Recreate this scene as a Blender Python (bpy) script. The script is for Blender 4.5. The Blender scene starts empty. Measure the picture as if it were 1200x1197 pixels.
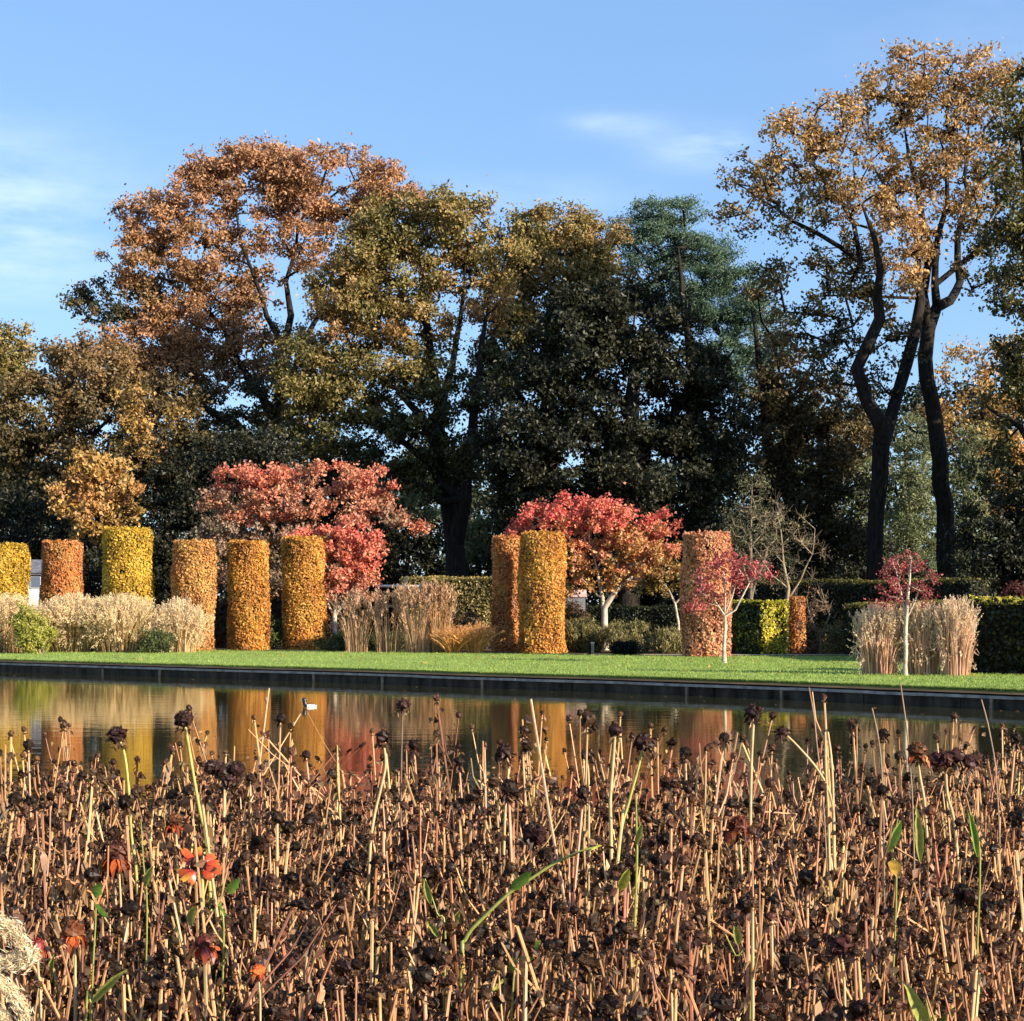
import bpy, math, random
import numpy as np
from math import radians as R, sin, cos, pi

# ------------------------------------------------------------------ basics
C = bpy.context.scene.collection
F = 2100.0          # focal length in photo pixels (1200 px wide)
CZ = 1.58           # camera height above the water
HY = 718.0          # horizon row
GZ = 0.28           # far lawn level
BZ = 0.08           # near bed level

def at(px, py, D):
    return np.array([(px-600.0)*D/F, D, CZ+(HY-py)*D/F])
def X(px, D): return (px-600.0)*D/F
def M(px, D): return px*D/F

def lin(r, g, b):
    f = lambda c: (c/255/12.92) if c/255 <= 0.04045 else ((c/255+0.055)/1.055)**2.4
    return np.array([f(r), f(g), f(b)])

# ------------------------------------------------------------------ materials
def new_mat(name):
    m = bpy.data.materials.new(name); m.use_nodes = True
    nt = m.node_tree; nt.nodes.clear()
    return m, nt, nt.nodes, nt.links

def leaf_mat(name, trans=0.3, gloss=0.03, noise_scale=0.8, rough=0.5):
    m, nt, N, L = new_mat(name)
    out = N.new('ShaderNodeOutputMaterial')
    a = N.new('ShaderNodeAttribute'); a.attribute_name = 'col'
    tc = N.new('ShaderNodeTexCoord'); no = N.new('ShaderNodeTexNoise'); no.inputs['Scale'].default_value = noise_scale
    no.inputs['Detail'].default_value = 3
    L.new(tc.outputs['Object'], no.inputs['Vector'])
    mr = N.new('ShaderNodeMapRange'); mr.inputs[1].default_value = 0.3; mr.inputs[2].default_value = 0.7
    mr.inputs[3].default_value = 0.8; mr.inputs[4].default_value = 1.2
    L.new(no.outputs['Fac'], mr.inputs[0])
    hs = N.new('ShaderNodeHueSaturation'); L.new(a.outputs['Color'], hs.inputs['Color']); L.new(mr.outputs[0], hs.inputs['Value'])
    d = N.new('ShaderNodeBsdfDiffuse'); L.new(hs.outputs[0], d.inputs['Color'])
    t = N.new('ShaderNodeBsdfTranslucent'); L.new(hs.outputs[0], t.inputs['Color'])
    mx = N.new('ShaderNodeMixShader'); mx.inputs[0].default_value = trans
    L.new(d.outputs[0], mx.inputs[1]); L.new(t.outputs[0], mx.inputs[2])
    g = N.new('ShaderNodeBsdfGlossy'); g.inputs['Roughness'].default_value = rough
    m2 = N.new('ShaderNodeMixShader'); m2.inputs[0].default_value = gloss
    L.new(mx.outputs[0], m2.inputs[1]); L.new(g.outputs[0], m2.inputs[2])
    L.new(m2.outputs[0], out.inputs[0])
    return m

def rough_mat(name, c1, c2, scale=5, rough=0.85, bump=0.3, bscale=None, attr=False, stretch=(1, 1, 1), detail=6):
    m, nt, N, L = new_mat(name)
    out = N.new('ShaderNodeOutputMaterial'); p = N.new('ShaderNodeBsdfPrincipled')
    p.inputs['Roughness'].default_value = rough; p.inputs['Specular IOR Level'].default_value = .5 if rough < .69 else .12
    tc = N.new('ShaderNodeTexCoord'); mp = N.new('ShaderNodeMapping'); mp.inputs['Scale'].default_value = stretch
    L.new(tc.outputs['Object'], mp.inputs['Vector'])
    no = N.new('ShaderNodeTexNoise'); no.inputs['Scale'].default_value = scale; no.inputs['Detail'].default_value = detail
    L.new(mp.outputs[0], no.inputs['Vector'])
    cr = N.new('ShaderNodeValToRGB'); cr.color_ramp.elements[0].position = 0.32; cr.color_ramp.elements[1].position = 0.68
    cr.color_ramp.elements[0].color = (*c1, 1); cr.color_ramp.elements[1].color = (*c2, 1)
    L.new(no.outputs['Fac'], cr.inputs[0])
    L.new(cr.outputs[0], p.inputs['Base Color'])
    if bump:
        n2 = N.new('ShaderNodeTexNoise'); n2.inputs['Scale'].default_value = bscale or scale*3; n2.inputs['Detail'].default_value = 4
        L.new(mp.outputs[0], n2.inputs['Vector'])
        b = N.new('ShaderNodeBump'); b.inputs['Strength'].default_value = bump; b.inputs['Distance'].default_value = 0.05
        L.new(n2.outputs['Fac'], b.inputs['Height']); L.new(b.outputs[0], p.inputs['Normal'])
    L.new(p.outputs[0], out.inputs[0])
    return m

MAT = {}
MAT['leaf'] = leaf_mat('leaf', 0.32)
MAT['dry'] = leaf_mat('dry_plant', 0.2, 0.02, 30.0, 0.5)
MAT['reed'] = leaf_mat('dry_grass', 0.35, 0.04, 3.0)
MAT['petal'] = leaf_mat('petal', 0.3, 0.04, 120.0, 0.35)
MAT['bark'] = rough_mat('bark', (0.012, 0.010, 0.008), (0.040, 0.032, 0.025), 3, 0.95, 0.8, 8, stretch=(3, 3, .6))
MAT['pale_bark'] = rough_mat('pale_bark', (0.30, 0.24, 0.17), (0.62, 0.54, 0.42), 5, 0.8, 0.4, 20)
MAT['grey_bark'] = rough_mat('grey_bark', (0.12, 0.09, 0.06), (0.27, 0.21, 0.15), 5, 0.85, 0.4, 20)
MAT['twig_bark'] = rough_mat('twig_bark', (.16, .12, .07), (.36, .28, .18), 5, .85, .4, 20)
MAT['hedge_core'] = rough_mat('hedge_core', (0.012, 0.010, 0.005), (0.03, 0.022, 0.01), 6, 1, 0.6)

# ------------------------------------------------------------------ objects
def tag(o, label=None, cat=None, group=None, kind=None):
    if label: o['label'] = label
    if cat: o['category'] = cat
    if group: o['group'] = group
    if kind: o['kind'] = kind
    return o
def empty(name, loc, label, cat, group=None):
    o = bpy.data.objects.new(name, None); C.objects.link(o)
    o.location = [float(v) for v in loc]; o.empty_display_size = 0.2
    return tag(o, label, cat, group)

class G:
    """collects quads with a colour and a material slot"""
    def __init__(s): s.V = []; s.Q = []; s.c = []; s.m = []; s.n = 0
    def add(s, V, Q, col, m=0):
        V = np.asarray(V, float); Q = np.asarray(Q, int)
        if len(Q) == 0: return s
        s.V.append(V); s.Q.append(Q+s.n); s.n += len(V)
        col = np.asarray(col, float)
        if col.ndim == 1: col = np.tile(col, (len(Q), 1))
        s.c.append(col); s.m.append(np.full(len(Q), m))
        return s
    def arrays(s): return np.concatenate(s.V), np.concatenate(s.Q), np.concatenate(s.c), np.concatenate(s.m)
    def mesh(s, name, mats, smooth=False, origin=None):
        V, Q, c, m = s.arrays()
        if origin is not None: V = V-np.asarray(origin)
        me = bpy.data.meshes.new(name)
        me.vertices.add(len(V)); me.vertices.foreach_set('co', V.astype(np.float32).ravel())
        me.loops.add(len(Q)*4); me.loops.foreach_set('vertex_index', Q.astype(np.int32).ravel())
        me.polygons.add(len(Q)); me.polygons.foreach_set('loop_start', np.arange(0, len(Q)*4, 4, dtype=np.int32))
        me.polygons.foreach_set('loop_total', np.full(len(Q), 4, np.int32))
        for mm in mats: me.materials.append(mm)
        me.polygons.foreach_set('material_index', m.astype(np.int32))
        me.polygons.foreach_set('use_smooth', np.full(len(Q), smooth))
        a = me.attributes.new('col', 'FLOAT_COLOR', 'FACE')
        a.data.foreach_set('color', np.c_[c, np.ones(len(c))].astype(np.float32).ravel())
        me.update(calc_edges=True)
        return me
    def build(s, name, mats, parent=None, smooth=False, origin=None):
        if not isinstance(mats, (list, tuple)): mats = [mats]
        if origin is None: origin = tuple(parent.location) if parent else (0, 0, 0)
        me = s.mesh(name, mats, smooth, origin)
        o = bpy.data.objects.new(name, me); C.objects.link(o)
        if parent: o.parent = parent
        else: o.location = [float(v) for v in origin]
        return o

def norm(v): return v/np.maximum(np.linalg.norm(v, axis=-1, keepdims=True), 1e-9)

def tube(g, P, r, k=6, col=(.5, .5, .5), m=0, closed=True):
    P = np.asarray(P, float); n = len(P); r = np.broadcast_to(np.asarray(r, float), (n,))
    T = np.zeros_like(P); T[1:-1] = P[2:]-P[:-2]; T[0] = P[1]-P[0]; T[-1] = P[-1]-P[-2]; T = norm(T)
    up = np.array([0.13, 0.97, 0.2]) if abs(T[0, 2]) > 0.7 else np.array([0.1, 0.05, 1.0])
    A = norm(np.cross(T, up)); B = np.cross(T, A)
    th = np.arange(k)*2*pi/k
    V = P[:, None]+r[:, None, None]*(np.cos(th)[None, :, None]*A[:, None]+np.sin(th)[None, :, None]*B[:, None])
    V = V.reshape(-1, 3)
    i = np.arange(n-1)[:, None]*k; j = np.arange(k)[None]; j2 = (j+1) % k
    Q = np.stack([i+j, i+j2, i+k+j2, i+k+j], -1).reshape(-1, 4)
    g.add(V, Q, col, m)
    if closed and k == 6:
        for b in (0, (n-1)*k): g.add(V[b:b+k], [[0, 1, 2, 3], [3, 4, 5, 0]], col if np.ndim(col) == 1 else col[0], m)
    elif closed and k == 4:
        for b in (0, (n-1)*k): g.add(V[b:b+k], [[0, 1, 2, 3]], col if np.ndim(col) == 1 else col[0], m)

def box(g, c, s, rz=0, col=(.5, .5, .5), m=0):
    x, y, z = [v/2 for v in s]
    P = np.array([[-x, -y, -z], [x, -y, -z], [x, y, -z], [-x, y, -z], [-x, -y, z], [x, -y, z], [x, y, z], [-x, y, z]])
    ca, sa = cos(rz), sin(rz); P = P@np.array([[ca, sa, 0], [-sa, ca, 0], [0, 0, 1]])+np.asarray(c)
    g.add(P, [[0, 3, 2, 1], [4, 5, 6, 7], [0, 1, 5, 4], [1, 2, 6, 5], [2, 3, 7, 6], [3, 0, 4, 7]], col, m)

def leaves(g, P, size, rng, col, aspect=0.6, normal=None, nj=0.6, m=0, udir=None, uj=1.0):
    """kite shaped leaf faces at P; normal = preferred facing, nj its jitter"""
    n = len(P)
    if n == 0: return
    size = np.broadcast_to(size, (n,))*rng.uniform(0.65, 1.35, n)
    nr = rng.normal(size=(n, 3))
    if normal is not None: nr = norm(normal)+nj*norm(nr)
    nr = norm(nr)
    u = rng.normal(size=(n, 3)) if udir is None else norm(np.broadcast_to(udir, (n, 3)))+uj*norm(rng.normal(size=(n, 3)))
    u = norm(u-(u*nr).sum(1, keepdims=True)*nr)
    w = np.cross(nr, u)
    L = size[:, None]; W = L*aspect*rng.uniform(.8, 1.2, (n, 1)); s = rng.uniform(-.15, .15, (n, 1))
    V = np.stack([P-u*L*.5, P+w*W*.5+u*L*s+nr*L*.12, P+u*L*.5, P-w*W*.5+u*L*s+nr*L*.12], 1).reshape(-1, 3)
    g.add(V, np.arange(n*4).reshape(-1, 4), col, m)

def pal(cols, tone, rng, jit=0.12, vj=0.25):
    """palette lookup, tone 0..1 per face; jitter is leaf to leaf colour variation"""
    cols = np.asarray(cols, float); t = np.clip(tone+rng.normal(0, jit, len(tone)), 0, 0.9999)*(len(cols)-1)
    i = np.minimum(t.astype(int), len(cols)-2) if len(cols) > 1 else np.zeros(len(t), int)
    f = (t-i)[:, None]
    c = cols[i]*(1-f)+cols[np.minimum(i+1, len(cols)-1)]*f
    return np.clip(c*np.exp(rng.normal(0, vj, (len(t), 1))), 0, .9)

# ------------------------------------------------------------------ trees
DENS = 1.0
def skeleton(limbs, att, rng, step, r_tip, expo=0.44, wob=0.16, up=0.35):
    """limbs: polylines [(P, r)] given by hand; every attractor is joined to the nearest limb by a bent branch"""
    N = []; par = []; rad = []
    for P, r in limbs:
        P = np.asarray(P, float); r = np.asarray(r, float)
        start = -1
        if N:
            d = np.linalg.norm(np.array(N)-P[0], axis=1); start = int(d.argmin())
        for a in range(len(P)-1):
            Ls = np.linalg.norm(P[a+1]-P[a]); k = max(1, int(Ls/step)); q_ = .032 if step > .7 else .015; am = rng.normal(0, q_, 3)*min(Ls, 6)*np.array([1, 1, 0]); am2 = rng.normal(0, q_*.7, 3)*min(Ls, 6)*np.array([1, 1, 0])
            for j in range(k):
                if a == 0 and j == 0 and start >= 0: continue
                t = j/k
                p = P[a]*(1-t)+P[a+1]*t+am*sin(pi*t)+am2*sin(2*pi*t)+(rng.normal(0, wob*.12, 3)*np.array([1, 1, .3])*min(1, step) if 0 < t else 0)
                N.append(p); par.append(start); rad.append(r[a]*(1-t)+r[a+1]*t); start = len(N)-1
        N.append(P[-1]); par.append(start); rad.append(r[-1])
    Nn = len(N); K = len(att)
    arr = np.zeros((Nn+K*14, 3)); arr[:Nn] = N; cnt = Nn
    par = list(par); spec = np.zeros(len(arr)); spec[:Nn] = rad; minz = 0
    base = np.array(limbs[0][0][0]); low = base[2]+0.25*(att[:, 2].max()-base[2])
    order = np.argsort(np.min(np.linalg.norm(att[:, None]-arr[None, :Nn], axis=2), axis=1))
    tips = []
    for k in order:
        a = att[k]; dv = a-arr[:cnt]
        d = np.linalg.norm(dv, axis=1)
        pen = d+0.9*np.maximum(0, -dv[:, 2])+np.where(arr[:cnt, 2] < min(low, a[2]-.5), 2.5*np.maximum(0, low-arr[:cnt, 2]), 0)
        i = int(pen.argmin()); L = d[i]; n = int(min(13, max(1, L/step)))
        p0 = arr[i].copy(); prev = i
        bow = np.array([0, 0, -up*0.25*L])+rng.normal(0, wob, 3)*L*.5
        for j in range(1, n+1):
            t = j/n
            q = p0*(1-t)+a*t+bow*4*t*(1-t)*.5+(rng.normal(0, wob*step*.5, 3) if j < n else 0)
            arr[cnt] = q; par.append(prev); prev = cnt; cnt += 1
        tips.append(prev)
    P = arr[:cnt]; par = np.array(par); w = np.zeros(cnt)
    for t in tips: w[t] += 1
    ch = [[] for _ in range(cnt)]
    for i in range(cnt-1, -1, -1):
        w[i] = max(w[i], 1)
        if par[i] >= 0: ch[par[i]].append(i)
    # accumulate in depth order
    dep = np.zeros(cnt, int)
    for i in range(cnt):
        dep[i] = 0 if par[i] < 0 else dep[par[i]]+1
    w[:] = 0
    for t in tips: w[t] += 1
    for i in sorted(range(cnt), key=lambda q: -dep[q]):
        w[i] = max(w[i], 1)
        if par[i] >= 0: w[par[i]] += w[i]
    r = r_tip*w**expo
    r = np.where(spec[:cnt] > 0, np.maximum(spec[:cnt], np.minimum(r, spec[:cnt]*1.15)), r)
    chains = []
    stack = [i for i in range(cnt) if par[i] < 0]
    starts = [([], s) for s in stack]
    while starts:
        pre, i = starts.pop()
        c = list(pre)+[i]
        while ch[i]:
            kids = sorted(ch[i], key=lambda q: -r[q])
            for q in kids[1:]: starts.append(([i], q))
            i = kids[0]; c.append(i)
        chains.append(c)
    return P, r, chains

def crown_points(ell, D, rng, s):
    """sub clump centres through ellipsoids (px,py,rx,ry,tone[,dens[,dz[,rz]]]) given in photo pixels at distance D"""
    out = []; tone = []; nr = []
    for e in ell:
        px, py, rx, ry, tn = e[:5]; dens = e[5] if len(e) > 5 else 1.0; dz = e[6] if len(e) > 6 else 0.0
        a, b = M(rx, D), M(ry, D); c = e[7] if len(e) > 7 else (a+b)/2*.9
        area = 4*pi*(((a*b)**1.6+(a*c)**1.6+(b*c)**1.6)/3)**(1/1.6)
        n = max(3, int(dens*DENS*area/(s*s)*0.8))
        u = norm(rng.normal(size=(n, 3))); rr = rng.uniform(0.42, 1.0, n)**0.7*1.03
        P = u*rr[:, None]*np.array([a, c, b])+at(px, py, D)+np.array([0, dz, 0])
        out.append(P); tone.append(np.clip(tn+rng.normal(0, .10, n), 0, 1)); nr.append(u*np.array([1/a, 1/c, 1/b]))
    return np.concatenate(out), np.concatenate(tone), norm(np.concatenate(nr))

def clump_leaves(g, A, tone, nrm, rng, palette, rad, n, size, aspect=.6, flat=.7, twigs=5, jit=.08, vj=.22, core=.35, nj=1.1, udir=None, uj=1.0):
    """each clump = a few twigs fanning outward with leaves strung along them"""
    K = len(A)
    rc = rad*rng.uniform(.55, 1.35, K)
    td = norm(rng.normal(size=(K, twigs, 3))+nrm[:, None]*.7+np.array([0, 0, .2]))*np.array([1, 1, flat])
    tl = rng.uniform(.5, 1.1, (K, twigs))*rc[:, None]
    m = np.maximum(4, (n*(rc/rad)**1.6).astype(int))
    idx = np.repeat(np.arange(K), m); T = len(idx)
    tw = rng.integers(0, twigs, T)
    t = rng.uniform(.1, 1.0, T)
    P = A[idx]+td[idx, tw]*(tl[idx, tw]*t)[:, None]+rng.normal(0, 1, (T, 3))*(rc[idx]*.23)[:, None]*np.array([1, 1, .8])
    leaves(g, P, size, rng, pal(palette, tone[idx], rng, jit, vj), aspect, nrm[idx], nj, udir=udir, uj=uj)

def tree(name, label, cat, D, limbs, ell, palette, seed, group=None, s=1.25, rad=.8, n=95, size=.2, aspect=.6, flat=.7,
         r_tip=.022, bark='bark', leafm='leaf', step=.9, basepx=None, twigs=5, jit=.08, vj=.22, wob=.16, sides=6, bare=0, loose=.0, udir=None, uj=1., ecol=(.5,.5,.5)):
    rng = np.random.default_rng(seed)
    L = []
    for l in limbs:
        dy = np.cumsum(rng.normal(0, .5 if D > 70 else .05, len(l))); dy -= dy[0]
        P = [at(p[0], p[1], D+q) for p, q in zip(l, dy)]
        rr_ = np.array([p[2] for p in l]); rr_[-1] = min(rr_[-1], .035 if D > 70 else rr_[-1])
        L.append((np.array(P), rr_))
    L[0][0][0][2] = GZ-.05
    root = empty(name, (L[0][0][0][0], L[0][0][0][1], GZ), label, cat, group)
    A, tone, nrm = crown_points(ell, D, rng, s)
    keep = A[:, 2] > GZ+.15
    A, tone, nrm = A[keep], tone[keep], nrm[keep]
    P, r, chains = skeleton(L, A, rng, step, r_tip, wob=wob)
    g = G()
    for c in chains:
        if len(c) < 2: continue
        rr = r[c].copy()
        if len(c) > 1: rr[0] = min(rr[0], rr[1]*1.25)
        if c[0] == 0:
            rr[0] *= 1.35
        tube(g, P[c], rr, sides if rr.max() > .06 else 4, (.5, .5, .5), 0, closed=False)
    if bare:
        # fine bare twigs
        for a in A:
            for _ in range(bare):
                d = norm(rng.normal(size=3)+np.array([0, 0, .9]))*rad*rng.uniform(.6, 1.5)
                q = a+d*.5+rng.normal(0, .06, 3)
                tube(g, [a, q, a+d], [r_tip*.8, r_tip*.6, r_tip*.3], 3, closed=False)
    g.build('trunk', MAT[bark], root, smooth=True)
    if n > 0:
        g = G(); clump_leaves(g, A, tone, nrm, rng, palette, rad, n, size, aspect, flat, twigs, jit, vj, udir=udir, uj=uj)
        if loose:
            k = int(len(A)*loose*8); ii = rng.integers(0, len(A), k)
            leaves(g, A[ii]+rng.normal(0, rad*.75, (k, 3)), size, rng, pal(palette, tone[ii], rng, jit, vj), aspect)
        g.build('crown', MAT[leafm], root)
    return root

# palettes (real leaf colours, linear)
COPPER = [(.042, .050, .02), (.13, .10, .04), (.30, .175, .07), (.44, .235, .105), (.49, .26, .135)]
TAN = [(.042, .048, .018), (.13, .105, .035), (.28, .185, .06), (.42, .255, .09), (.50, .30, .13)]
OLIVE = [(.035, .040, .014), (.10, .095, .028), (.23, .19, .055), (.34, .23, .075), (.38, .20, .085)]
DARK = [(.018, .020, .009), (.034, .036, .014), (.062, .055, .021), (.12, .085, .032)]
BROWNOAK = [(.035, .035, .014), (.09, .07, .026), (.18, .12, .045), (.32, .18, .07)]
PINE = [(.035, .06, .038), (.09, .15, .09), (.17, .24, .145)]
GOLD = [(.05, .05, .015), (.20, .14, .035), (.40, .25, .07), (.50, .30, .09), (.52, .26, .10)]
# tones in photo colours for the garden trees
PINK = [(.17, .14, .08), (.32, .20, .13), (.50, .25, .14), (.64, .25, .14), (.68, .16, .11)]
FADE = [(.18, .15, .05), (.40, .25, .08), (.56, .28, .10), (.64, .21, .12), (.66, .14, .11)]
MAGENTA = [(.22, .06, .05), (.40, .08, .08), (.54, .12, .11)]
PALEG = [(.05, .07, .03), (.14, .17, .07), (.26, .27, .13)]

def T(name, label, cat, D, limbs, ell, palette, seed, **k): return tree(name, label, cat, D, limbs, ell, palette, seed, **k)

# ---- far belt of trees
DENS = 1.9
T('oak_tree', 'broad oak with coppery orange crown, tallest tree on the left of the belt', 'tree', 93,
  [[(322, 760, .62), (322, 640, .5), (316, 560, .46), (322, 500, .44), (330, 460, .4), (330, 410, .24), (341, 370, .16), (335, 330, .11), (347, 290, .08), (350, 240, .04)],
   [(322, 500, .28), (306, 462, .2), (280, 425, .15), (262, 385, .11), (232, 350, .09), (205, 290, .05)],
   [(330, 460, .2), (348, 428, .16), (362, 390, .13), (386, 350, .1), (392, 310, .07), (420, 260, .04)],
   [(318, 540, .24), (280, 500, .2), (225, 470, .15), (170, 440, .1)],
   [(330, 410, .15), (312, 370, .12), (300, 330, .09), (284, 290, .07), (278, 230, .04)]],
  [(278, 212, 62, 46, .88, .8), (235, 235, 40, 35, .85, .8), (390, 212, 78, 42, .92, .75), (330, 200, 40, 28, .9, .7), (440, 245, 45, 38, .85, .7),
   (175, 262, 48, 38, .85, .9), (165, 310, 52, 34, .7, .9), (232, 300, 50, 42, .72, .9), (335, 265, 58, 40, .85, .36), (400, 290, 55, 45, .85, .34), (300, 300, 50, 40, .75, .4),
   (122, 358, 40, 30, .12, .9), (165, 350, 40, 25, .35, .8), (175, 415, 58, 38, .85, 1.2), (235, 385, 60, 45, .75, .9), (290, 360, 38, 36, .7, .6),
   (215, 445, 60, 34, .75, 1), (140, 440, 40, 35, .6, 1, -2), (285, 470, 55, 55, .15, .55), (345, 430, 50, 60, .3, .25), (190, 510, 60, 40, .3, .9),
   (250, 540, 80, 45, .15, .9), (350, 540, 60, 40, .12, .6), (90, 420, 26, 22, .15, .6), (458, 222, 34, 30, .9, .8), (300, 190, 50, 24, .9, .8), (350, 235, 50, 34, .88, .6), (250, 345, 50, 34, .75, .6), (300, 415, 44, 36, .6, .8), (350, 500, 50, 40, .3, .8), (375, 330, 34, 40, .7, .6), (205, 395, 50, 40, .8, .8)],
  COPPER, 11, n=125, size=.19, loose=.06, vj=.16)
T('oak_tree', 'spreading oak with olive yellow crown and dark forked trunk beside the pale rail fence', 'tree', 85,
  [[(536, 745, .62), (535, 680, .52), (533, 640, .48), (527, 600, .42), (520, 560, .36), (514, 500, .3), (508, 440, .24), (500, 380, .16), (495, 320, .09)],
   [(533, 625, .36), (545, 585, .3), (552, 530, .26), (556, 470, .2), (565, 400, .13), (575, 340, .08)],
   [(524, 585, .24), (505, 545, .2), (475, 520, .16), (440, 500, .12), (405, 490, .07)],
   [(518, 545, .22), (495, 490, .17), (465, 455, .13), (430, 430, .09)],
   [(514, 500, .2), (530, 430, .16), (540, 370, .11), (545, 310, .06)],
   [(528, 605, .2), (500, 570, .16), (470, 560, .1), (430, 555, .06)]],
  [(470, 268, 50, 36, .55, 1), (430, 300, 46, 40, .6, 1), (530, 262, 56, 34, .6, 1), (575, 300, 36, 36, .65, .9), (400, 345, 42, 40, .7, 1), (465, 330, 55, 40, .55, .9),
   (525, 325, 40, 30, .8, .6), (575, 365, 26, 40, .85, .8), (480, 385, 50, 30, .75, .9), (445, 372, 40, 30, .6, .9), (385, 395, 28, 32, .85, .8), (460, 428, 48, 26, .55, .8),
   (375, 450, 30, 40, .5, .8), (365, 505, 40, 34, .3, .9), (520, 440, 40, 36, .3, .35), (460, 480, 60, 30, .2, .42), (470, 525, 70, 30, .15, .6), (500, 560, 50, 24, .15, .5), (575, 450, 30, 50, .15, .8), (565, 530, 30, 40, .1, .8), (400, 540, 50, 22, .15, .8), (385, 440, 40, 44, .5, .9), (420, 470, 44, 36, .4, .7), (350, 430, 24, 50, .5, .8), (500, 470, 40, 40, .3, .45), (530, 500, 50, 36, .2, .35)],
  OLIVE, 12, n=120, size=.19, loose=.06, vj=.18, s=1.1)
T('oak_tree', 'yellow olive oak whose top rises just left of the blue green pine', 'tree', 90,
  [[(650, 755, .5), (650, 600, .42), (645, 480, .34), (640, 400, .24), (650, 320, .12)], [(645, 440, .2), (680, 380, .14), (700, 310, .07)], [(645, 470, .2), (610, 400, .13), (600, 310, .07)]],
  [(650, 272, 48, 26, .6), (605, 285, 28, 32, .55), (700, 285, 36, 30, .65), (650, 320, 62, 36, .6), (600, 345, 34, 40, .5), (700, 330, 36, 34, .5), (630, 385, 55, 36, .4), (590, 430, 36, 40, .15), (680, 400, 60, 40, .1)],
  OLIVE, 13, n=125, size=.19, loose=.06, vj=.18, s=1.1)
T('pine_tree', 'tall blue green pine rising behind the dark evergreen mass', 'tree', 99,
  [[(822, 758, .5), (820, 600, .42), (812, 480, .34), (805, 380, .2), (798, 320, .09), (795, 290, .04)], [(812, 440, .14), (850, 400, .1), (885, 380, .05)], [(805, 370, .14), (835, 330, .1), (865, 300, .05)]],
  [(780, 250, 44, 16, .7, 1.2), (745, 268, 28, 14, .65, 1.2), (762, 282, 54, 16, .6, 1.2), (815, 292, 46, 16, .6, 1.2), (762, 308, 45, 14, .5, 1.1), (850, 312, 40, 16, .6, 1.1), (810, 332, 55, 18, .5, 1.1),
   (870, 338, 36, 18, .55, 1.1), (850, 365, 52, 18, .6, 1.1), (882, 395, 34, 22, .7, 1.1), (850, 415, 45, 18, .6, 1), (885, 440, 34, 26, .6, 1), (800, 372, 50, 20, .45, 1.1), (880, 365, 40, 18, .6, 1.1), (905, 410, 22, 20, .65, 1), (840, 440, 40, 20, .5, 1), (780, 345, 50, 18, .5, 1.1), (892, 470, 24, 20, .6, .9)],
  PINE, 14, s=1.0, rad=.75, n=110, size=.2, aspect=.28, flat=.35, wob=.1)
T('holm_oak', 'huge dark evergreen oak filling the middle of the tree belt', 'tree', 78,
  [[(735, 750, .6), (738, 620, .5), (742, 520, .4), (745, 430, .26), (745, 360, .12)], [(738, 560, .26), (690, 480, .18), (640, 430, .1)], [(742, 540, .26), (800, 470, .18), (860, 410, .1)]],
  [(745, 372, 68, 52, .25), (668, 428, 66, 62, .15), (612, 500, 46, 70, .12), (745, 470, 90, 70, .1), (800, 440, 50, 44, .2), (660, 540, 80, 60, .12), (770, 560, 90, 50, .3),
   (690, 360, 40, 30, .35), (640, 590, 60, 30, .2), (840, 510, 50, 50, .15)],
  DARK, 15, n=120, size=.2, s=1.15)
T('oak_tree', 'dark brownish oak filling the gap between the big evergreen and the twin trunks', 'tree', 84,
  [[(905, 752, .4), (905, 620, .32), (900, 520, .26), (890, 430, .18), (880, 360, .08)], [(903, 560, .16), (940, 520, .12), (965, 480, .06)]],
  [(905, 345, 20, 20, .6, .7), (890, 465, 36, 30, .3), (920, 500, 44, 40, .4), (880, 530, 50, 50, .35), (955, 540, 40, 50, .3), (930, 600, 50, 40, .2), (985, 580, 34, 60, .2), (965, 640, 50, 30, .1), (930, 440, 26, 36, .6, .8), (955, 470, 36, 34, .5, .9), (990, 510, 34, 36, .5, .9), (1000, 450, 26, 26, .5, .5), (915, 385, 16, 26, .8, .8)],
  BROWNOAK, 16, n=100, size=.2)
# right hand twin trunks
T('oak_tree', 'slender oak whose trunk forks into two curved limbs under a ragged copper crown', 'tree', 76,
  [[(1024, 752, .46), (1025, 690, .36), (1027, 600, .34), (1032, 530, .36), (1034, 500, .36), (1016, 470, .28), (1004, 432, .27), (1018, 402, .25), (1031, 374, .24), (1028, 345, .2), (1032, 318, .15), (1025, 280, .11), (1010, 240, .08)],
   [(1034, 500, .26), (1050, 468, .22), (1062, 428, .23), (1073, 388, .22), (1079, 350, .18), (1076, 300, .13), (1070, 250, .08)],
   [(1030, 350, .07), (990, 346, .05), (950, 348, .03)], [(1028, 325, .12), (985, 290, .09), (930, 260, .07), (885, 230, .04)],
   [(1031, 374, .07), (1000, 382, .05), (950, 398, .03)], [(1025, 290, .1), (985, 235, .08), (950, 190, .05)]],
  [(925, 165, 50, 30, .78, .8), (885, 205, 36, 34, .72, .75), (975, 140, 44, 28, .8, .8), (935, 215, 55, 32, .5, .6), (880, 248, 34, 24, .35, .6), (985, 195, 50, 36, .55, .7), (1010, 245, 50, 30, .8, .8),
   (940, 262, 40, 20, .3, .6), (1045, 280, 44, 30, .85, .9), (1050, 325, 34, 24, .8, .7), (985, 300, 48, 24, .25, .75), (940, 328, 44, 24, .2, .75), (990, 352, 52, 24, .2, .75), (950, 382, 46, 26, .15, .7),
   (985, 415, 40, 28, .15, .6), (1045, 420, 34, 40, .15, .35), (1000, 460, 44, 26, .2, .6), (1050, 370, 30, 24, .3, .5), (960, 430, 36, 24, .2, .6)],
  TAN, 17, n=70, size=.18, s=1.12, rad=.7, loose=.06, jit=.14, vj=.17)
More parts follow.
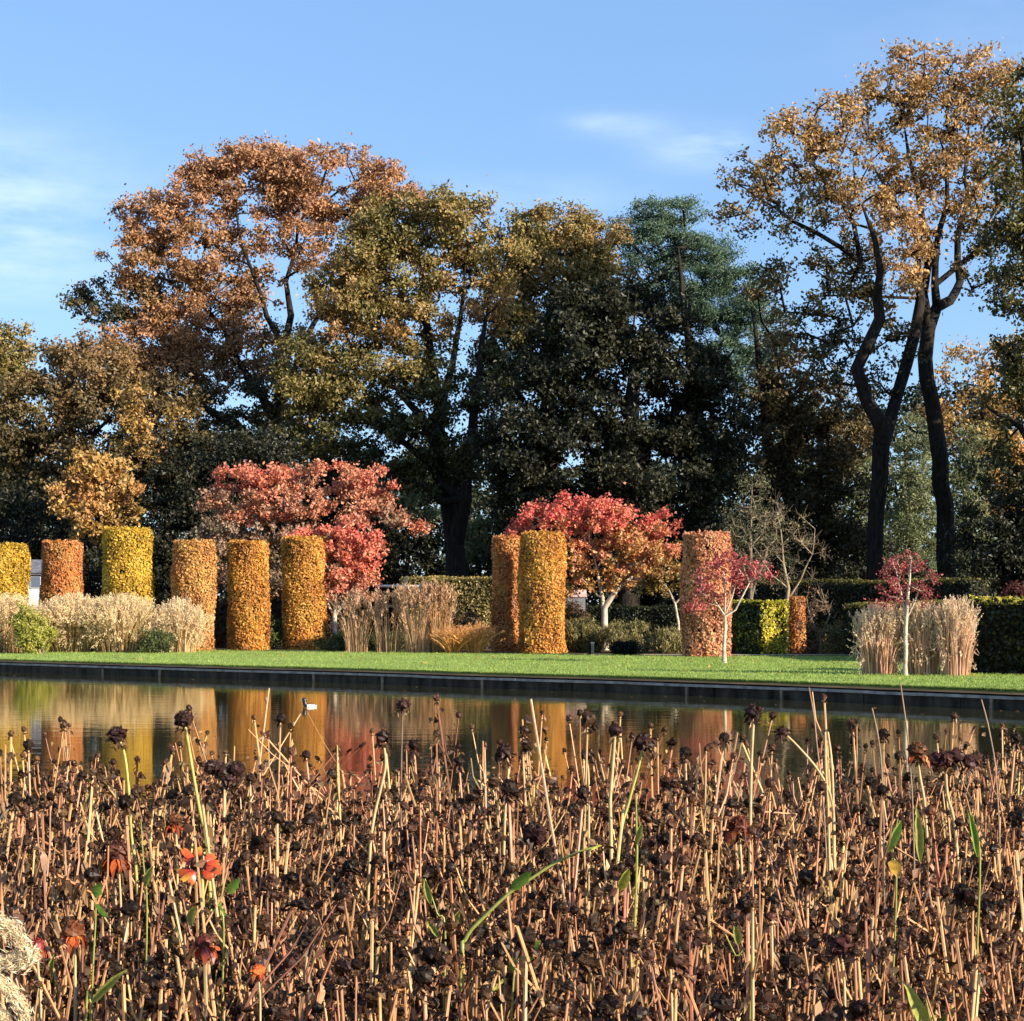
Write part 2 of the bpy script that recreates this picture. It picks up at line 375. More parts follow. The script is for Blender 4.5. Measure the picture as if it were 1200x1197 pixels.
T('oak_tree', 'tallest oak on the right with leaning dark trunk and golden copper top', 'tree', 79,
  [[(1113, 752, .5), (1112, 690, .4), (1108, 620, .38), (1102, 540, .36), (1092, 470, .34), (1084, 420, .33), (1088, 385, .31), (1098, 360, .26), (1114, 352, .22), (1125, 330, .18), (1122, 280, .14), (1130, 210, .1), (1135, 140, .06)],
   [(1088, 380, .24), (1082, 345, .2), (1090, 290, .16), (1075, 220, .11), (1060, 150, .07)],
   [(1098, 360, .16), (1096, 310, .13), (1110, 240, .1), (1100, 160, .06)], [(1125, 330, .12), (1150, 290, .1), (1170, 240, .06)],
   [(1090, 290, .1), (1050, 240, .08), (1020, 190, .05)]],
  [(1050, 92, 42, 28, .85, .9), (1110, 80, 44, 30, .9, .9), (1150, 100, 36, 36, .85, .9), (1030, 130, 50, 30, .7, .7), (1090, 135, 50, 34, .72, .8), (1075, 190, 55, 34, .72, .8), (1140, 165, 44, 36, .65, .8),
   (1110, 230, 44, 30, .78, .7), (1160, 215, 40, 34, .5, .8), (1060, 240, 36, 26, .85, .7), (1165, 270, 36, 28, .3, .8), (1120, 290, 40, 24, .5, .4), (1075, 310, 24, 26, .85, .9), (1160, 320, 34, 30, .15, .7)],
  TAN, 18, n=74, size=.18, s=1.12, rad=.72, loose=.06, jit=.14, vj=.17)
T('oak_tree', 'dark oak leaning in at the right edge of the view', 'tree', 70,
  [[(1232, 757, .5), (1228, 600, .42), (1222, 480, .34), (1215, 360, .26), (1205, 240, .16), (1200, 130, .07)], [(1222, 470, .18), (1195, 430, .12), (1165, 400, .06)], [(1228, 540, .18), (1195, 500, .12), (1160, 480, .06)]],
  [(1198, 110, 34, 36, .4), (1215, 180, 50, 50, .35), (1190, 250, 34, 36, .15), (1230, 280, 60, 60, .3), (1195, 340, 34, 34, .25), (1200, 420, 40, 36, .4, .8), (1235, 420, 60, 60, .3), (1185, 480, 40, 28, .45, .7), (1190, 550, 50, 40, .15), (1290, 300, 60, 90, .3), (1280, 450, 70, 80, .2)],
  OLIVE, 19, n=90, size=.19, loose=.06)
T('yew_tree', 'low black green yew at the foot of the leaning dark oak', 'tree', 68,
  [[(1180, 758, .3), (1180, 680, .2), (1180, 620, .08)]],
  [(1165, 630, 42, 60, .2), (1215, 620, 50, 70, .15), (1150, 680, 40, 40, .1), (1260, 600, 60, 90, .2)], DARK, 20, n=120, size=.17)
T('beech_tree', 'thin distant tree with pinkish gold leaves seen through the oaks on the right', 'tree', 120,
  [[(1155, 740, .4), (1155, 600, .3), (1152, 500, .22), (1150, 420, .1)]],
  [(1150, 425, 46, 32, .75, .35), (1185, 440, 40, 40, .7, .5), (1125, 455, 30, 34, .7, .3), (1150, 490, 60, 30, .45, .6), (1195, 500, 40, 40, .5, .6), (1105, 480, 16, 20, .8, .9)],
  GOLD, 21, n=60, size=.26, s=1.6, rad=1.1, wob=.25)
T('maple_tree', 'golden yellow tree low behind the leaning oak trunk', 'tree', 105,
  [[(1175, 745, .3), (1175, 640, .22), (1175, 560, .1)]],
  [(1170, 545, 26, 34, .7, 1.2), (1195, 530, 24, 24, .6), (1180, 590, 30, 26, .5), (1165, 520, 20, 12, .8)], GOLD, 22, n=90, size=.24)
for i, (px, top, w, D, sd, lab) in enumerate([(1062, 500, 44, 98, 23, 'pale green conifer between the two dark oak trunks'), (1130, 505, 36, 102, 24, 'pale green conifer just right of the leaning oak trunk'), (1005, 540, 26, 108, 25, 'dim green conifer just left of the forked oak trunk')]):
    ell = [(px+np.random.default_rng(sd+k).uniform(-6, 6), top+16+k*32, w*(.45+.55*k/6), 22, .85-.04*k, 1.5, -1.5) for k in range(7)]
    T('conifer', lab, 'tree', D, [[(px, 747, .3), (px, 600, .2), (px, top, .05)]], ell, PALEG, sd, n=85, size=.22, aspect=.35, flat=.5, wob=.1, r_tip=.015,
      group='conifers behind the oak trunks')
# left side
T('oak_tree', 'tan and olive tree cut off by the left edge of the view', 'tree', 110,
  [[(-5, 742, .5), (-5, 600, .4), (0, 500, .26), (5, 420, .1)]],
  [(2, 415, 36, 34, .6), (-30, 440, 50, 50, .5), (20, 450, 34, 36, .55, .8), (0, 500, 50, 40, .45, .8), (20, 560, 36, 50, .3)], OLIVE, 26, n=90, size=.23)
T('oak_tree', 'dark rounded brown oak below the copper oak on the left', 'tree', 82,
  [[(70, 750, .5), (72, 640, .4), (80, 540, .28), (90, 450, .12)]],
  [(95, 440, 60, 42, .75), (50, 480, 50, 46, .6), (120, 490, 60, 50, .6), (60, 545, 60, 50, .45), (150, 560, 50, 50, .35), (10, 520, 36, 60, .4), (20, 590, 40, 30, .3), (190, 470, 40, 30, .6), (210, 540, 40, 40, .3), (150, 470, 40, 30, .8)],
  BROWNOAK, 27, n=110, size=.2)
T('yew_tree', 'black green yew behind the orange hedge column on the left', 'tree', 76,
  [[(20, 754, .3), (20, 690, .2), (20, 620, .08)]], [(-20, 620, 70, 55, .1), (45, 625, 50, 45, .12), (60, 690, 80, 50, .1)], DARK, 28, n=120, size=.17)
T('yew_tree', 'black green yew between the tall yellow column and the coral tree', 'tree', 77,
  [[(195, 754, .3), (195, 690, .2), (195, 620, .08)]], [(195, 610, 60, 50, .1), (160, 680, 70, 50, .1), (250, 600, 50, 50, .15), (230, 560, 50, 40, .2), (300, 540, 70, 34, .1)], DARK, 29, n=120, size=.17)
T('yew_tree', 'wide dark yew under the spreading oak beyond the pale rail fence', 'tree', 92,
  [[(440, 748, .3), (440, 690, .2), (440, 620, .08)]], [(470, 655, 50, 32, .1), (420, 625, 50, 45, .1), (370, 580, 60, 40, .1), (490, 700, 90, 30, .1), (590, 690, 60, 34, .1)], DARK, 30, n=110, size=.2)
T('yew_tree', 'long low yew in the shade behind the red topped cherry', 'tree', 80,
  [[(740, 752, .3), (740, 690, .2), (740, 620, .08)]], [(640, 640, 60, 50, .1), (720, 640, 80, 50, .1), (810, 630, 70, 60, .12), (700, 710, 120, 40, .1), (860, 680, 60, 50, .12)], DARK, 31, n=120, size=.18)
T('yew_tree', 'dark yew under the forked oak behind the long clipped hedge', 'tree', 90,
  [[(960, 750, .3), (960, 690, .2), (960, 620, .08)]], [(930, 660, 60, 50, .1), (1000, 670, 60, 40, .15), (1080, 690, 70, 24, .1)], DARK, 131, n=110, size=.19)
T('young_oak', 'small orange gold oak above the tall yellow hedge column', 'tree', 73,
  [[(125, 756, .2), (125, 690, .15), (118, 640, .11), (112, 590, .08), (108, 540, .04)], [(118, 630, .06), (90, 590, .04), (75, 575, .02)], [(118, 640, .06), (140, 600, .04), (150, 570, .02)]],
  [(112, 545, 34, 14, .7, 1.1), (82, 575, 28, 20, .85, 1.1), (130, 570, 34, 18, .8, 1.1), (105, 605, 38, 20, .75, 1.1), (140, 600, 24, 22, .6, 1), (125, 632, 20, 14, .5, .8), (95, 620, 16, 12, .7, .8)],
  GOLD, 32, s=.8, rad=.5, n=60, size=.19, step=.6, loose=.06)
T('young_oak', 'sparse golden oak sprays left of the coral tree top', 'tree', 78,
  [[(205, 754, .18), (205, 650, .14), (200, 560, .1), (180, 500, .06), (168, 470, .03)], [(202, 580, .06), (230, 550, .03)]],
  [(160, 505, 18, 20, .6, 1), (155, 470, 16, 16, .65, 1), (205, 548, 24, 12, .55, 1), (172, 525, 14, 10, .7, 1), (230, 560, 16, 12, .5, .8), (205, 490, 16, 12, .4, .8)],
  GOLD, 33, s=.8, rad=.5, n=50, size=.18, step=.6, loose=.06)
T('shrub_tree', 'dull olive bush standing just right of the dark forked trunk', 'tree', 94,
  [[(562, 748, .15), (562, 690, .1), (562, 620, .04)]], [(563, 625, 14, 24, .6), (565, 660, 18, 30, .55), (545, 650, 10, 40, .7)], PALEG, 34, s=.9, rad=.6, n=70, size=.18)
T('shrub_tree', 'pale green tree glimpsed under the left limbs of the forked oak', 'tree', 112,
  [[(475, 745, .2), (475, 680, .14), (475, 560, .05)]], [(475, 560, 26, 20, .6), (490, 600, 20, 30, .5), (455, 590, 20, 30, .4)], PALEG, 35, s=1.1, rad=.7, n=70, size=.2)

for px, D_, sd_, lab in [(1500, 70, 36, 'broad evergreen oak added for shade beyond the right edge of the view, first of three'), (1777, 66, 37, 'broad evergreen oak added for shade beyond the right edge of the view, second of three'), (2100, 63, 38, 'broad evergreen oak added for shade beyond the right edge of the view, farthest out')]:  # unseen trees added to throw shade on the oak trunks
    k_ = F/D_
    T('holm_oak', lab, 'tree', D_, [[(px, 757, .5), (px, 757-6*k_, .4), (px, 757-16*k_, .15)]],
      [(px, 757-14*k_, 5.5*k_, 5*k_, .3), (px-3*k_, 757-7*k_, 5*k_, 5*k_, .3), (px+3*k_, 757-7*k_, 5*k_, 5*k_, .3)], DARK, sd_, s=1.6, rad=1.1, n=60, size=.3, group='evergreen oaks beyond the right edge')
# far wood that closes the view low down
rng = np.random.default_rng(3); pts = []; tn = []
g = G(); A = []
for k in range(4200):
    D_ = rng.uniform(122, 150); px = rng.uniform(-120, 1320)
    top = 548+20*sin(px*.021)+14*sin(px*.057+1)-(75 if px > 900 else 0)
    py = rng.uniform(top, 745); A.append(at(px, py, D_)); tn.append(.2+.25*sin(px*.013+2)+rng.normal(0, .12))
A = np.array(A); clump_leaves(g, A, np.clip(tn, 0, 1), np.tile([0, -.7, .7], (len(A), 1)), rng, [(.012, .018, .008), (.03, .035, .012), (.08, .07, .02), (.16, .11, .035)], 1.3, 42, .38)
tag(g.build('far_woodland', MAT['leaf']), 'dark distant wood closing the gaps low behind the tree belt', 'woodland', kind='stuff')
# ---- garden trees
DENS = 1.25
T('sweetgum_tree', 'wide coral pink tree behind the three golden hedge columns', 'tree', 69,
  [[(340, 757, .16), (340, 700, .13), (338, 650, .1), (335, 600, .05)], [(339, 680, .07), (290, 640, .05), (255, 610, .03)], [(339, 670, .07), (390, 620, .05), (430, 585, .03)]],
  [(300, 562, 50, 14, .85), (370, 560, 60, 16, .75), (435, 565, 32, 14, .8), (438, 545, 14, 8, .8), (290, 590, 60, 22, .5), (350, 590, 55, 18, .62), (415, 590, 48, 20, .6), (262, 620, 38, 26, .2), (330, 625, 50, 20, .25),
   (450, 605, 22, 14, .45), (312, 600, 24, 12, .75), (300, 665, 44, 34, .15), (260, 665, 26, 34, .2), (350, 670, 50, 34, .12), (485, 612, 16, 8, .7)],
  PINK, 40, s=.72, rad=.42, n=90, size=.125, aspect=.75, step=.5, r_tip=.012, loose=.06, bark='grey_bark')
T('sweetgum_tree', 'bright scarlet tree with a pale forked trunk right of the third golden column', 'tree', 64.5,
  [[(393, 759, .10), (392, 722, .09), (394, 700, .07), (398, 660, .04)], [(392, 722, .06), (381, 703, .05), (370, 680, .03)], [(392, 728, .06), (403, 706, .05), (420, 680, .03)]],
  [(415, 628, 34, 24, .9, 1.2), (428, 655, 28, 24, .85, 1.2), (378, 630, 30, 16, .92, 1.2), (400, 665, 32, 26, .8, 1.2), (392, 690, 26, 20, .7), (425, 685, 22, 16, .72), (355, 640, 14, 14, .9)],
  PINK, 41, s=.6, rad=.36, n=85, size=.115, aspect=.75, step=.4, r_tip=.01, bark='pale_bark', loose=.06)
T('cherry_tree', 'red topped tree turning orange below, right of the paired hedge columns', 'tree', 62,
  [[(709, 762, .12), (709, 712, .10), (722, 692, .08), (745, 672, .06), (760, 650, .03)], [(709, 722, .08), (706, 700, .06), (700, 670, .04), (690, 630, .02)], [(708, 704, .05), (700, 698, .04), (680, 670, .02)], [(722, 692, .05), (725, 650, .03), (720, 610, .02)]],
  [(680, 598, 44, 18, .95, 1.2), (725, 606, 40, 18, .88, 1.2), (640, 608, 28, 14, .9, 1.1), (612, 620, 24, 10, .95, 1.1), (775, 612, 20, 14, .85, 1.1), (690, 628, 50, 20, .72, 1.1), (745, 636, 46, 22, .55, 1.1),
   (700, 655, 36, 18, .45), (760, 660, 36, 20, .38), (720, 678, 40, 12, .45), (775, 635, 20, 16, .6), (670, 660, 20, 16, .5, .8), (672, 690, 12, 18, .5, .8)],
  FADE, 42, s=.58, rad=.36, n=85, size=.115, aspect=.75, step=.4, r_tip=.01, bark='pale_bark', loose=.06, jit=.1)
T('cherry_tree', 'small yellow olive tree beside the left edge of the salmon hedge column', 'tree', 63,
  [[(797, 762, .06), (795, 730, .05), (791, 708, .045), (783, 690, .03), (772, 680, .02)], [(793, 712, .04), (804, 694, .03), (812, 682, .02)]],
  [(785, 668, 24, 20, .35), (800, 650, 16, 20, .3), (770, 688, 18, 10, .4, .8)], [(.10, .09, .02), (.30, .2, .05), (.42, .2, .06)], 43, s=.5, rad=.3, n=45, size=.13, step=.35, r_tip=.008, bark='pale_bark')
T('sapling', 'young white stemmed tree with sparse crimson crown on the lawn before the salmon column', 'tree', 45.5,
  [[(849, 780, .055), (849, 750, .045), (849.5, 722, .042), (850, 700, .02), (848, 670, .012)], [(849.5, 724, .03), (862, 715, .025), (872, 695, .018), (885, 672, .01)], [(849.5, 720, .025), (858, 700, .018), (866, 670, .01)], [(849.5, 722, .02), (835, 700, .014), (820, 695, .008)]],
  [(852, 662, 24, 12, .6, 1), (835, 670, 20, 14, .5, .9), (875, 668, 18, 12, .6, 1), (885, 682, 20, 12, .6, .9), (822, 698, 18, 16, .7, 1), (860, 682, 20, 12, .5, .5), (815, 708, 12, 10, .6, .9), (900, 670, 10, 8, .4, .6), (845, 690, 24, 12, .5, .3)],
  MAGENTA, 44, s=.38, rad=.24, n=34, size=.075, aspect=.7, step=.25, r_tip=.0065, bark='pale_bark', group='young white stemmed trees on the lawn', loose=.06)
T('sapling', 'young crimson tree with pale stems rising out of the feathery grass on the right', 'tree', 36.6,
  [[(1061, 794, .045), (1061, 750, .04), (1063, 712, .035), (1066, 680, .025), (1068, 655, .012)], [(1062, 730, .022), (1072, 705, .018), (1082, 680, .01)], [(1062, 725, .02), (1056, 695, .014), (1050, 668, .008)]],
  [(1062, 656, 24, 14, .3, 1), (1045, 668, 14, 14, .25, .8), (1078, 676, 18, 18, .3, 1), (1042, 700, 20, 12, .75, 1.2), (1052, 690, 22, 14, .5, 1), (1082, 700, 14, 14, .2, .9), (1064, 678, 28, 22, .3, .8)],
  MAGENTA, 45, s=.30, rad=.19, n=26, size=.052, aspect=.7, step=.2, r_tip=.005, bark='pale_bark', group='young white stemmed trees on the lawn', loose=.06)
T('bare_tree', 'leafless pale twiggy tree behind the yellow green hedge block', 'tree', 60,
  [[(922, 763, .09), (922, 720, .08), (924, 690, .06), (918, 660, .04), (915, 620, .02)], [(924, 700, .05), (938, 680, .035), (952, 650, .02), (955, 620, .01)], [(923, 695, .05), (905, 675, .03), (890, 650, .02)]],
  [(915, 620, 34, 36, .6, .6), (890, 655, 26, 24, .6, .6), (950, 650, 20, 30, .6, .6), (930, 690, 30, 20, .6, .4)],
  [(.16, .13, .06), (.24, .19, .10)], 46, s=.6, rad=.4, n=12, size=.09, step=.4, r_tip=.008, bark='twig_bark', bare=9)
T('willow_shrub', 'upright grey olive tree left of the bare twiggy tree', 'tree', 70,
  [[(880, 757, .1), (880, 690, .08), (880, 620, .04), (882, 570, .02)], [(880, 690, .05), (862, 640, .03)], [(880, 700, .05), (900, 640, .03)]],
  [(882, 585, 14, 34, .5, .9), (866, 625, 14, 34, .5, .8), (900, 620, 14, 30, .5, .8), (880, 650, 24, 34, .4, .8), (852, 620, 10, 20, .4, .6)],
  [(.07, .075, .03), (.15, .15, .07), (.2, .19, .1)], 47, s=.6, rad=.4, n=40, size=.13, aspect=.3, flat=1.4, step=.4, bark='grey_bark', bare=1)
T('bare_shrub', 'brown twiggy shrub before the dark hedge beside the orange beech post', 'shrub', 56,
  [[(962, 766, .04), (962, 745, .035), (950, 725, .03), (945, 700, .015)], [(962, 748, .03), (972, 722, .02), (962, 690, .01)]],
  [(955, 705, 18, 16, .5, .7), (965, 725, 22, 14, .5, .7), (945, 735, 12, 16, .5, .6)], [(.14, .07, .03), (.3, .17, .08)], 48, s=.4, rad=.26, n=14, size=.08, step=.3, r_tip=.008, bark='grey_bark', bare=4)

# ------------------------------------------------------------------ clipped hedges
def hedge_surface(P, Nn, g, rng, palette, size, tone, jit=.2, vj=.25, depth=.08, aspect=.75):
    k = len(P)
    P = P+Nn*rng.uniform(-depth, .045, (k, 1))+rng.normal(0, .012, (k, 3))
    leaves(g, P, size, rng, pal(palette, tone, rng, jit, vj), aspect, Nn, .8)

def column(cx, D, wpx, top, label, palette, seed, tone=.5, bot=None, tilt=0):
    rng = np.random.default_rng(seed)
    r = M(wpx, D)/2; h = CZ+(HY-top)*D/F-GZ; x = X(cx, D)
    root = empty('hedge_column', (x, D, GZ), label, 'clipped hedge', 'clipped hedge columns round the pond lawn')
    g = G()
    k = 24; n = 8; V = []
    for i in range(n+1):
        z = GZ+(h-.08)*i/n
        for j in range(k):
            a = 2*pi*j/k; V.append((x+(r-.09)*cos(a), D+(r-.09)*sin(a), z))
    V = np.array(V); V = V+np.random.default_rng(seed).normal(0, .012, V.shape)
    V = np.vstack([V, [[x, D, GZ+h-.07]]*1])
    i = np.arange(n)[:, None]*k; j = np.arange(k)[None]
    Q = np.stack([i+j, i+(j+1) % k, i+k+(j+1) % k, i+k+j], -1).reshape(-1, 4)
    g.add(V, Q, (.03, .02, .01)); t0 = n*k
    Q2 = [[t0+q, t0+(q+1) % k, t0+(q+2) % k, n*k+k] for q in range(0, k, 2)]
    g.add(V, Q2, (.03, .02, .01))
    g.build('hedge_core', MAT['hedge_core'], root)
    g = G()
    # slow bulges so that the clipped face is never perfect
    ph = rng.uniform(0, 6, 4)
    def bulge(a, z): return 1+.04*np.sin(3*a+ph[0]+z*1.3)+.04*np.sin(2*a-z*2.1+ph[1])+.025*np.sin(7*a+z*3.7+ph[2])
    na = int(2*pi*r*h*1350)
    a = rng.uniform(0, 2*pi, na); z = rng.uniform(-.02, h, na)
    # leaf clumps: thin holes where the dark inside shows
    hole = (np.sin(a*9+z*5+ph[3])*np.sin(z*7.3-a*4+ph[0])*np.sin(a*5-z*11+ph[2]) > .58) & (rng.uniform(size=na) < .7)
    a, z = a[~hole], z[~hole]; na = len(a)
    taper = 1-.06*np.clip((z-(h-.25))/.25, 0, 1)
    Nn = np.stack([np.cos(a), np.sin(a), 0*a], 1)
    P = np.array([x, D, GZ])+np.stack([r*bulge(a, z)*taper*np.cos(a), r*bulge(a, z)*taper*np.sin(a), z], 1)
    tn = np.clip(tone+.16*np.sin(a*3+z*2+ph[1])+.14*np.sin(z*4.1+ph[3]-a)+.16*np.sin(a*8+ph[2])*np.sin(z*6+ph[0]), 0, 1)
    hedge_surface(P, Nn, g, rng, palette, .082, tn, jit=.16, vj=.2)
    nt = int(pi*r*r*600); rr = r*np.sqrt(rng.uniform(0, 1, nt)); a = rng.uniform(0, 2*pi, nt)
    P = np.array([x, D, GZ+h])+np.stack([rr*np.cos(a), rr*np.sin(a), rng.normal(0, .025, nt)], 1)
    hedge_surface(P, np.tile([0, 0, 1.], (nt, 1)), g, rng, palette, .1, np.full(nt, tone))
    # odd shoots that escaped the shears
    ns = 170; a = rng.uniform(0, 2*pi, ns); zz = h+rng.uniform(-.03, .12, ns)**1; rq = r*rng.uniform(.6, 1.03, ns)
    P = np.array([x, D, GZ])+np.stack([rq*np.cos(a), rq*np.sin(a), zz], 1)
    leaves(g, P, .1, rng, pal(palette, np.full(ns, tone), rng, .2), .6)
    g.build('foliage', MAT['leaf'], root)

BEECH = [(.22, .09, .03), (.42, .18, .045), (.56, .25, .05), (.62, .30, .055), (.62, .36, .07)]
YELL = [(.26, .16, .02), (.46, .29, .03), (.62, .39, .045), (.64, .45, .07)]
ORNG = [(.32, .12, .05), (.55, .21, .07), (.64, .28, .08), (.62, .36, .11)]
SALM = [(.28, .11, .05), (.56, .23, .11), (.66, .30, .15), (.66, .37, .19)]
column(-2, 65.5, 66, 640, 'yellow green hedge column cut by the left edge of the view', YELL, 60, .5)
column(72.5, 68, 45, 637, 'deep orange hedge column above the pale grass on the left', ORNG, 61, .55)
column(149, 60.5, 55, 622, 'tallest and brightest yellow hedge column, above the pale grass', YELL, 62, .62)
column(227, 60.5, 47, 637, 'golden orange hedge column standing behind the small round grass clump', [(.32, .14, .05), (.53, .25, .08), (.60, .32, .09), (.62, .38, .11)], 63, .55)
column(291, 62.3, 45, 637, 'middle one of the three golden columns before the coral tree', BEECH, 64, .62)
column(356, 64, 47, 632, 'golden column nearest to the scarlet tree', BEECH, 65, .72)
column(595, 60, 34, 632, 'slim orange brown column tucked behind its wider golden twin', ORNG, 66, .5)
column(635.5, 58, 51, 627, 'wide golden column in front of its slim orange twin', BEECH, 67, .7)
column(828, 52.5, 54, 628, 'salmon pink hedge column behind the young white stemmed tree', SALM, 68, .55)
column(934, 58, 17, 704, 'short narrow orange beech post beside the yellow green block', ORNG, 69, .6)

def hedge_box(name, p0, p1, w, h, label, palette, seed, tone=.3, toptone=.6, size=.09, dens=420, rag=.03, shaded_endtone=None, zb=GZ):
    """clipped straight hedge whose middle line runs p0 -> p1 on the ground"""
    rng = np.random.default_rng(seed)
    p0, p1 = np.array(p0, float), np.array(p1, float); L = np.linalg.norm(p1-p0); d = (p1-p0)/L; nn = np.array([d[1], -d[0]])
    root = empty(name, (*((p0+p1)/2), zb), label, 'hedge')
    g = G(); c = (p0+p1)/2
    box(g, (c[0], c[1], zb+h/2-.05), (L-.12, w-.14, h-.1), math.atan2(d[1], d[0]))
    g.build('hedge_core', MAT['hedge_core'], root)
    g = G()
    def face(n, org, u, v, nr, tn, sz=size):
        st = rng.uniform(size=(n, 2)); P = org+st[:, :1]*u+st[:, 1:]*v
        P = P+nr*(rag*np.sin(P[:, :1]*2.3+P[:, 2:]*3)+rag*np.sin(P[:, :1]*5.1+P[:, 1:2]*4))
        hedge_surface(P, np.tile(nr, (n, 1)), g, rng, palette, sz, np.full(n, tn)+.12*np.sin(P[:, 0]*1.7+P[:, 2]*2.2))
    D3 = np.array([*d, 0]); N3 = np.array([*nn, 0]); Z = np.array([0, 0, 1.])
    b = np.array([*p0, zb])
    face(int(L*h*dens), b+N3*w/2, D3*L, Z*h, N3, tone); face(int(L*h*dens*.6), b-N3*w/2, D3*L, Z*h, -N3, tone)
    face(int(w*h*dens), b-N3*w/2, N3*w, Z*h, -D3, tone if shaded_endtone is None else shaded_endtone); face(int(w*h*dens), b-N3*w/2+D3*L, N3*w, Z*h, D3, tone)
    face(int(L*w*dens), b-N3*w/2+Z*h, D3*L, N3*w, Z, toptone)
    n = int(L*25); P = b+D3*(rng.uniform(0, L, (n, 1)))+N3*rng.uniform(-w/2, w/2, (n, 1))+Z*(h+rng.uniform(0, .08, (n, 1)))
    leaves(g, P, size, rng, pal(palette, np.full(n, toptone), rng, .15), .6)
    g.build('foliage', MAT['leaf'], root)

YEW = [(.010, .018, .006), (.025, .035, .010), (.10, .09, .02), (.25, .20, .04)]  # upper tones carry the sunlight painted on the hedge tops
HORN = [(.03, .032, .012), (.09, .085, .025), (.22, .17, .05), (.42, .32, .10)]
GREENB = [(.03, .05, .012), (.26, .28, .03), (.54, .46, .04), (.64, .50, .05)]  # first tone is the painted shade of the block's left end
def hz(top, D): return CZ+(HY-top)*D/F-GZ
hedge_box('hedge', (X(470, 70), 70), (X(600, 70), 70), 1.1, hz(678, 70), 'olive hornbeam hedge behind the pale rail fence', HORN, 80, .55, .85)  # top leaves lightened in colour to look sunlit
hedge_box('hedge', (X(905, 63), 63), (X(1150, 57), 57), 1.3, hz(682, 60), 'long dark yew hedge with brown lit top behind the bare twiggy tree', YEW, 81, .2, .75)  # lit top comes from a lighter leaf tone
hedge_box('hedge', (X(1145, 45), 45), (X(1010, 56), 56), 1.2, hz(708, 50), 'low dark hedge behind the feathery grass on the right', YEW, 82, .2, .95)  # sunlight on the top is put into its leaf colour
hedge_box('hedge', (X(1148, 38.5), 38.5), (X(1148, 38.5)+5.5, 34.2), 1.5, hz(703, 37), 'dark clipped hedge with top coloured sunlit yellow at the right edge of the lawn', [(.012, .016, .005), (.025, .028, .008), (.12, .11, .02), (.5, .42, .06)], 83, .0, .97)  # face darkened as shade and top lightened as sunlight, both in leaf colour
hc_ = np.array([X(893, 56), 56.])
hedge_box('hedge', hc_-np.array([.6, -.8])*.85, hc_-np.array([.6, -.8])*.85+np.array([.8, .6])*1.13, 1.7, hz(706, 57), 'yellow green hedge block beside the young white stemmed tree', GREENB, 84, .75, .5, dens=520, size=.1, shaded_endtone=.0)  # left end given a dark leaf tone to imitate its shaded side
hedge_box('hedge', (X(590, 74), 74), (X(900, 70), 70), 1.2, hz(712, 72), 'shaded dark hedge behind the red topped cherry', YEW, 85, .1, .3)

# ------------------------------------------------------------------ shrubs and mounds
def shrub(name, label, cx, D, w, top, palette, seed, tone=.5, n=60, size=.09, s=.35, rad=.24, aspect=.5, flat=1, udir=None, uj=1., depth=None, group=None, dens=1.2):
    rng = np.random.default_rng(seed); h = hz(top, D); a = M(w, D)/2
    root = empty(name, (X(cx, D), D, GZ), label, 'shrub', group)
    ell = []
    for k in range(4):
        ex = cx+rng.uniform(-.28, .28)*w; eh = h*rng.uniform(.8, 1.0)
        ell.append((ex, HY-(GZ+eh*.5-CZ)*F/D, w*.32, eh*.5*F/D, tone+rng.uniform(-.12, .12), dens, rng.uniform(-.3, .3)*a, (depth or a*.7)))
    A, tn, nr = crown_points(ell, D, rng, s)
    k = A[:, 2] > GZ+.05; A, tn, nr = A[k], tn[k], nr[k]
    g = G()
    for q in range(0, len(A), 3):
        b = np.array([X(cx, D)+rng.normal(0, a*.25), D+rng.normal(0, a*.2), GZ])
        mid = (b+A[q])/2+rng.normal(0, .05, 3); tube(g, [b, mid, A[q]], [.016, .01, .004], 4, closed=False)
    g.build('stems', MAT['grey_bark'], root)
    g = G(); clump_leaves(g, A, tn, nr, rng, palette, rad, n, size, aspect, flat, 4, udir=udir, uj=uj)
    g.build('foliage', MAT['leaf'], root)

LIME = [(.12, .14, .025), (.30, .30, .05), (.46, .40, .08)]
FGREEN = [(.025, .035, .012), (.07, .09, .025), (.16, .18, .05)]
SAGE = [(.10, .09, .03), (.22, .19, .07), (.34, .27, .11)]
BROWN = [(.05, .03, .015), (.13, .08, .035), (.24, .15, .07)]
shrub('leafy_shrub', 'yellow green shrub in front of the pale grass at the far left', 38, 56, 50, 710, LIME, 90, .6)
shrub('leafy_shrub', 'small green plant between the two pale grass clumps', 180, 57, 42, 738, FGREEN, 91, .5, n=45, size=.08)
shrub('leafy_shrub', 'fresh green plant glimpsed between the second and third golden columns', 320, 64, 26, 722, FGREEN, 92, .7)
shrub('leafy_shrub', 'low dark green plants at the foot of the third golden column', 405, 60, 60, 742, FGREEN, 93, .3, n=45)
shrub('leafy_shrub', 'low green plants below the brown feather reeds', 462, 60, 60, 745, FGREEN, 94, .55, n=45)
shrub('leafy_shrub', 'shaded brown plants between the first two golden columns', 258, 66, 30, 700, BROWN, 95, .4)
shrub('leafy_shrub', 'dusky brown shrub behind the orange grass', 548, 64, 44, 716, BROWN, 96, .2)
shrub('sage_mound', 'sage green mound right of the wide golden column', 685, 59, 62, 726, SAGE, 97, .4, n=70, aspect=.22, size=.14, udir=(0, 0, 1), uj=.7)
shrub('sage_mound', 'straw green mound below the red topped cherry', 735, 58, 60, 730, SAGE, 98, .6, n=70, aspect=.22, size=.14, udir=(0, 0, 1), uj=.7)
shrub('sage_mound', 'low straw coloured mound left of the salmon hedge column', 785, 57.5, 56, 738, SAGE, 99, .65, n=70, aspect=.22, size=.14, udir=(0, 0, 1), uj=.7)
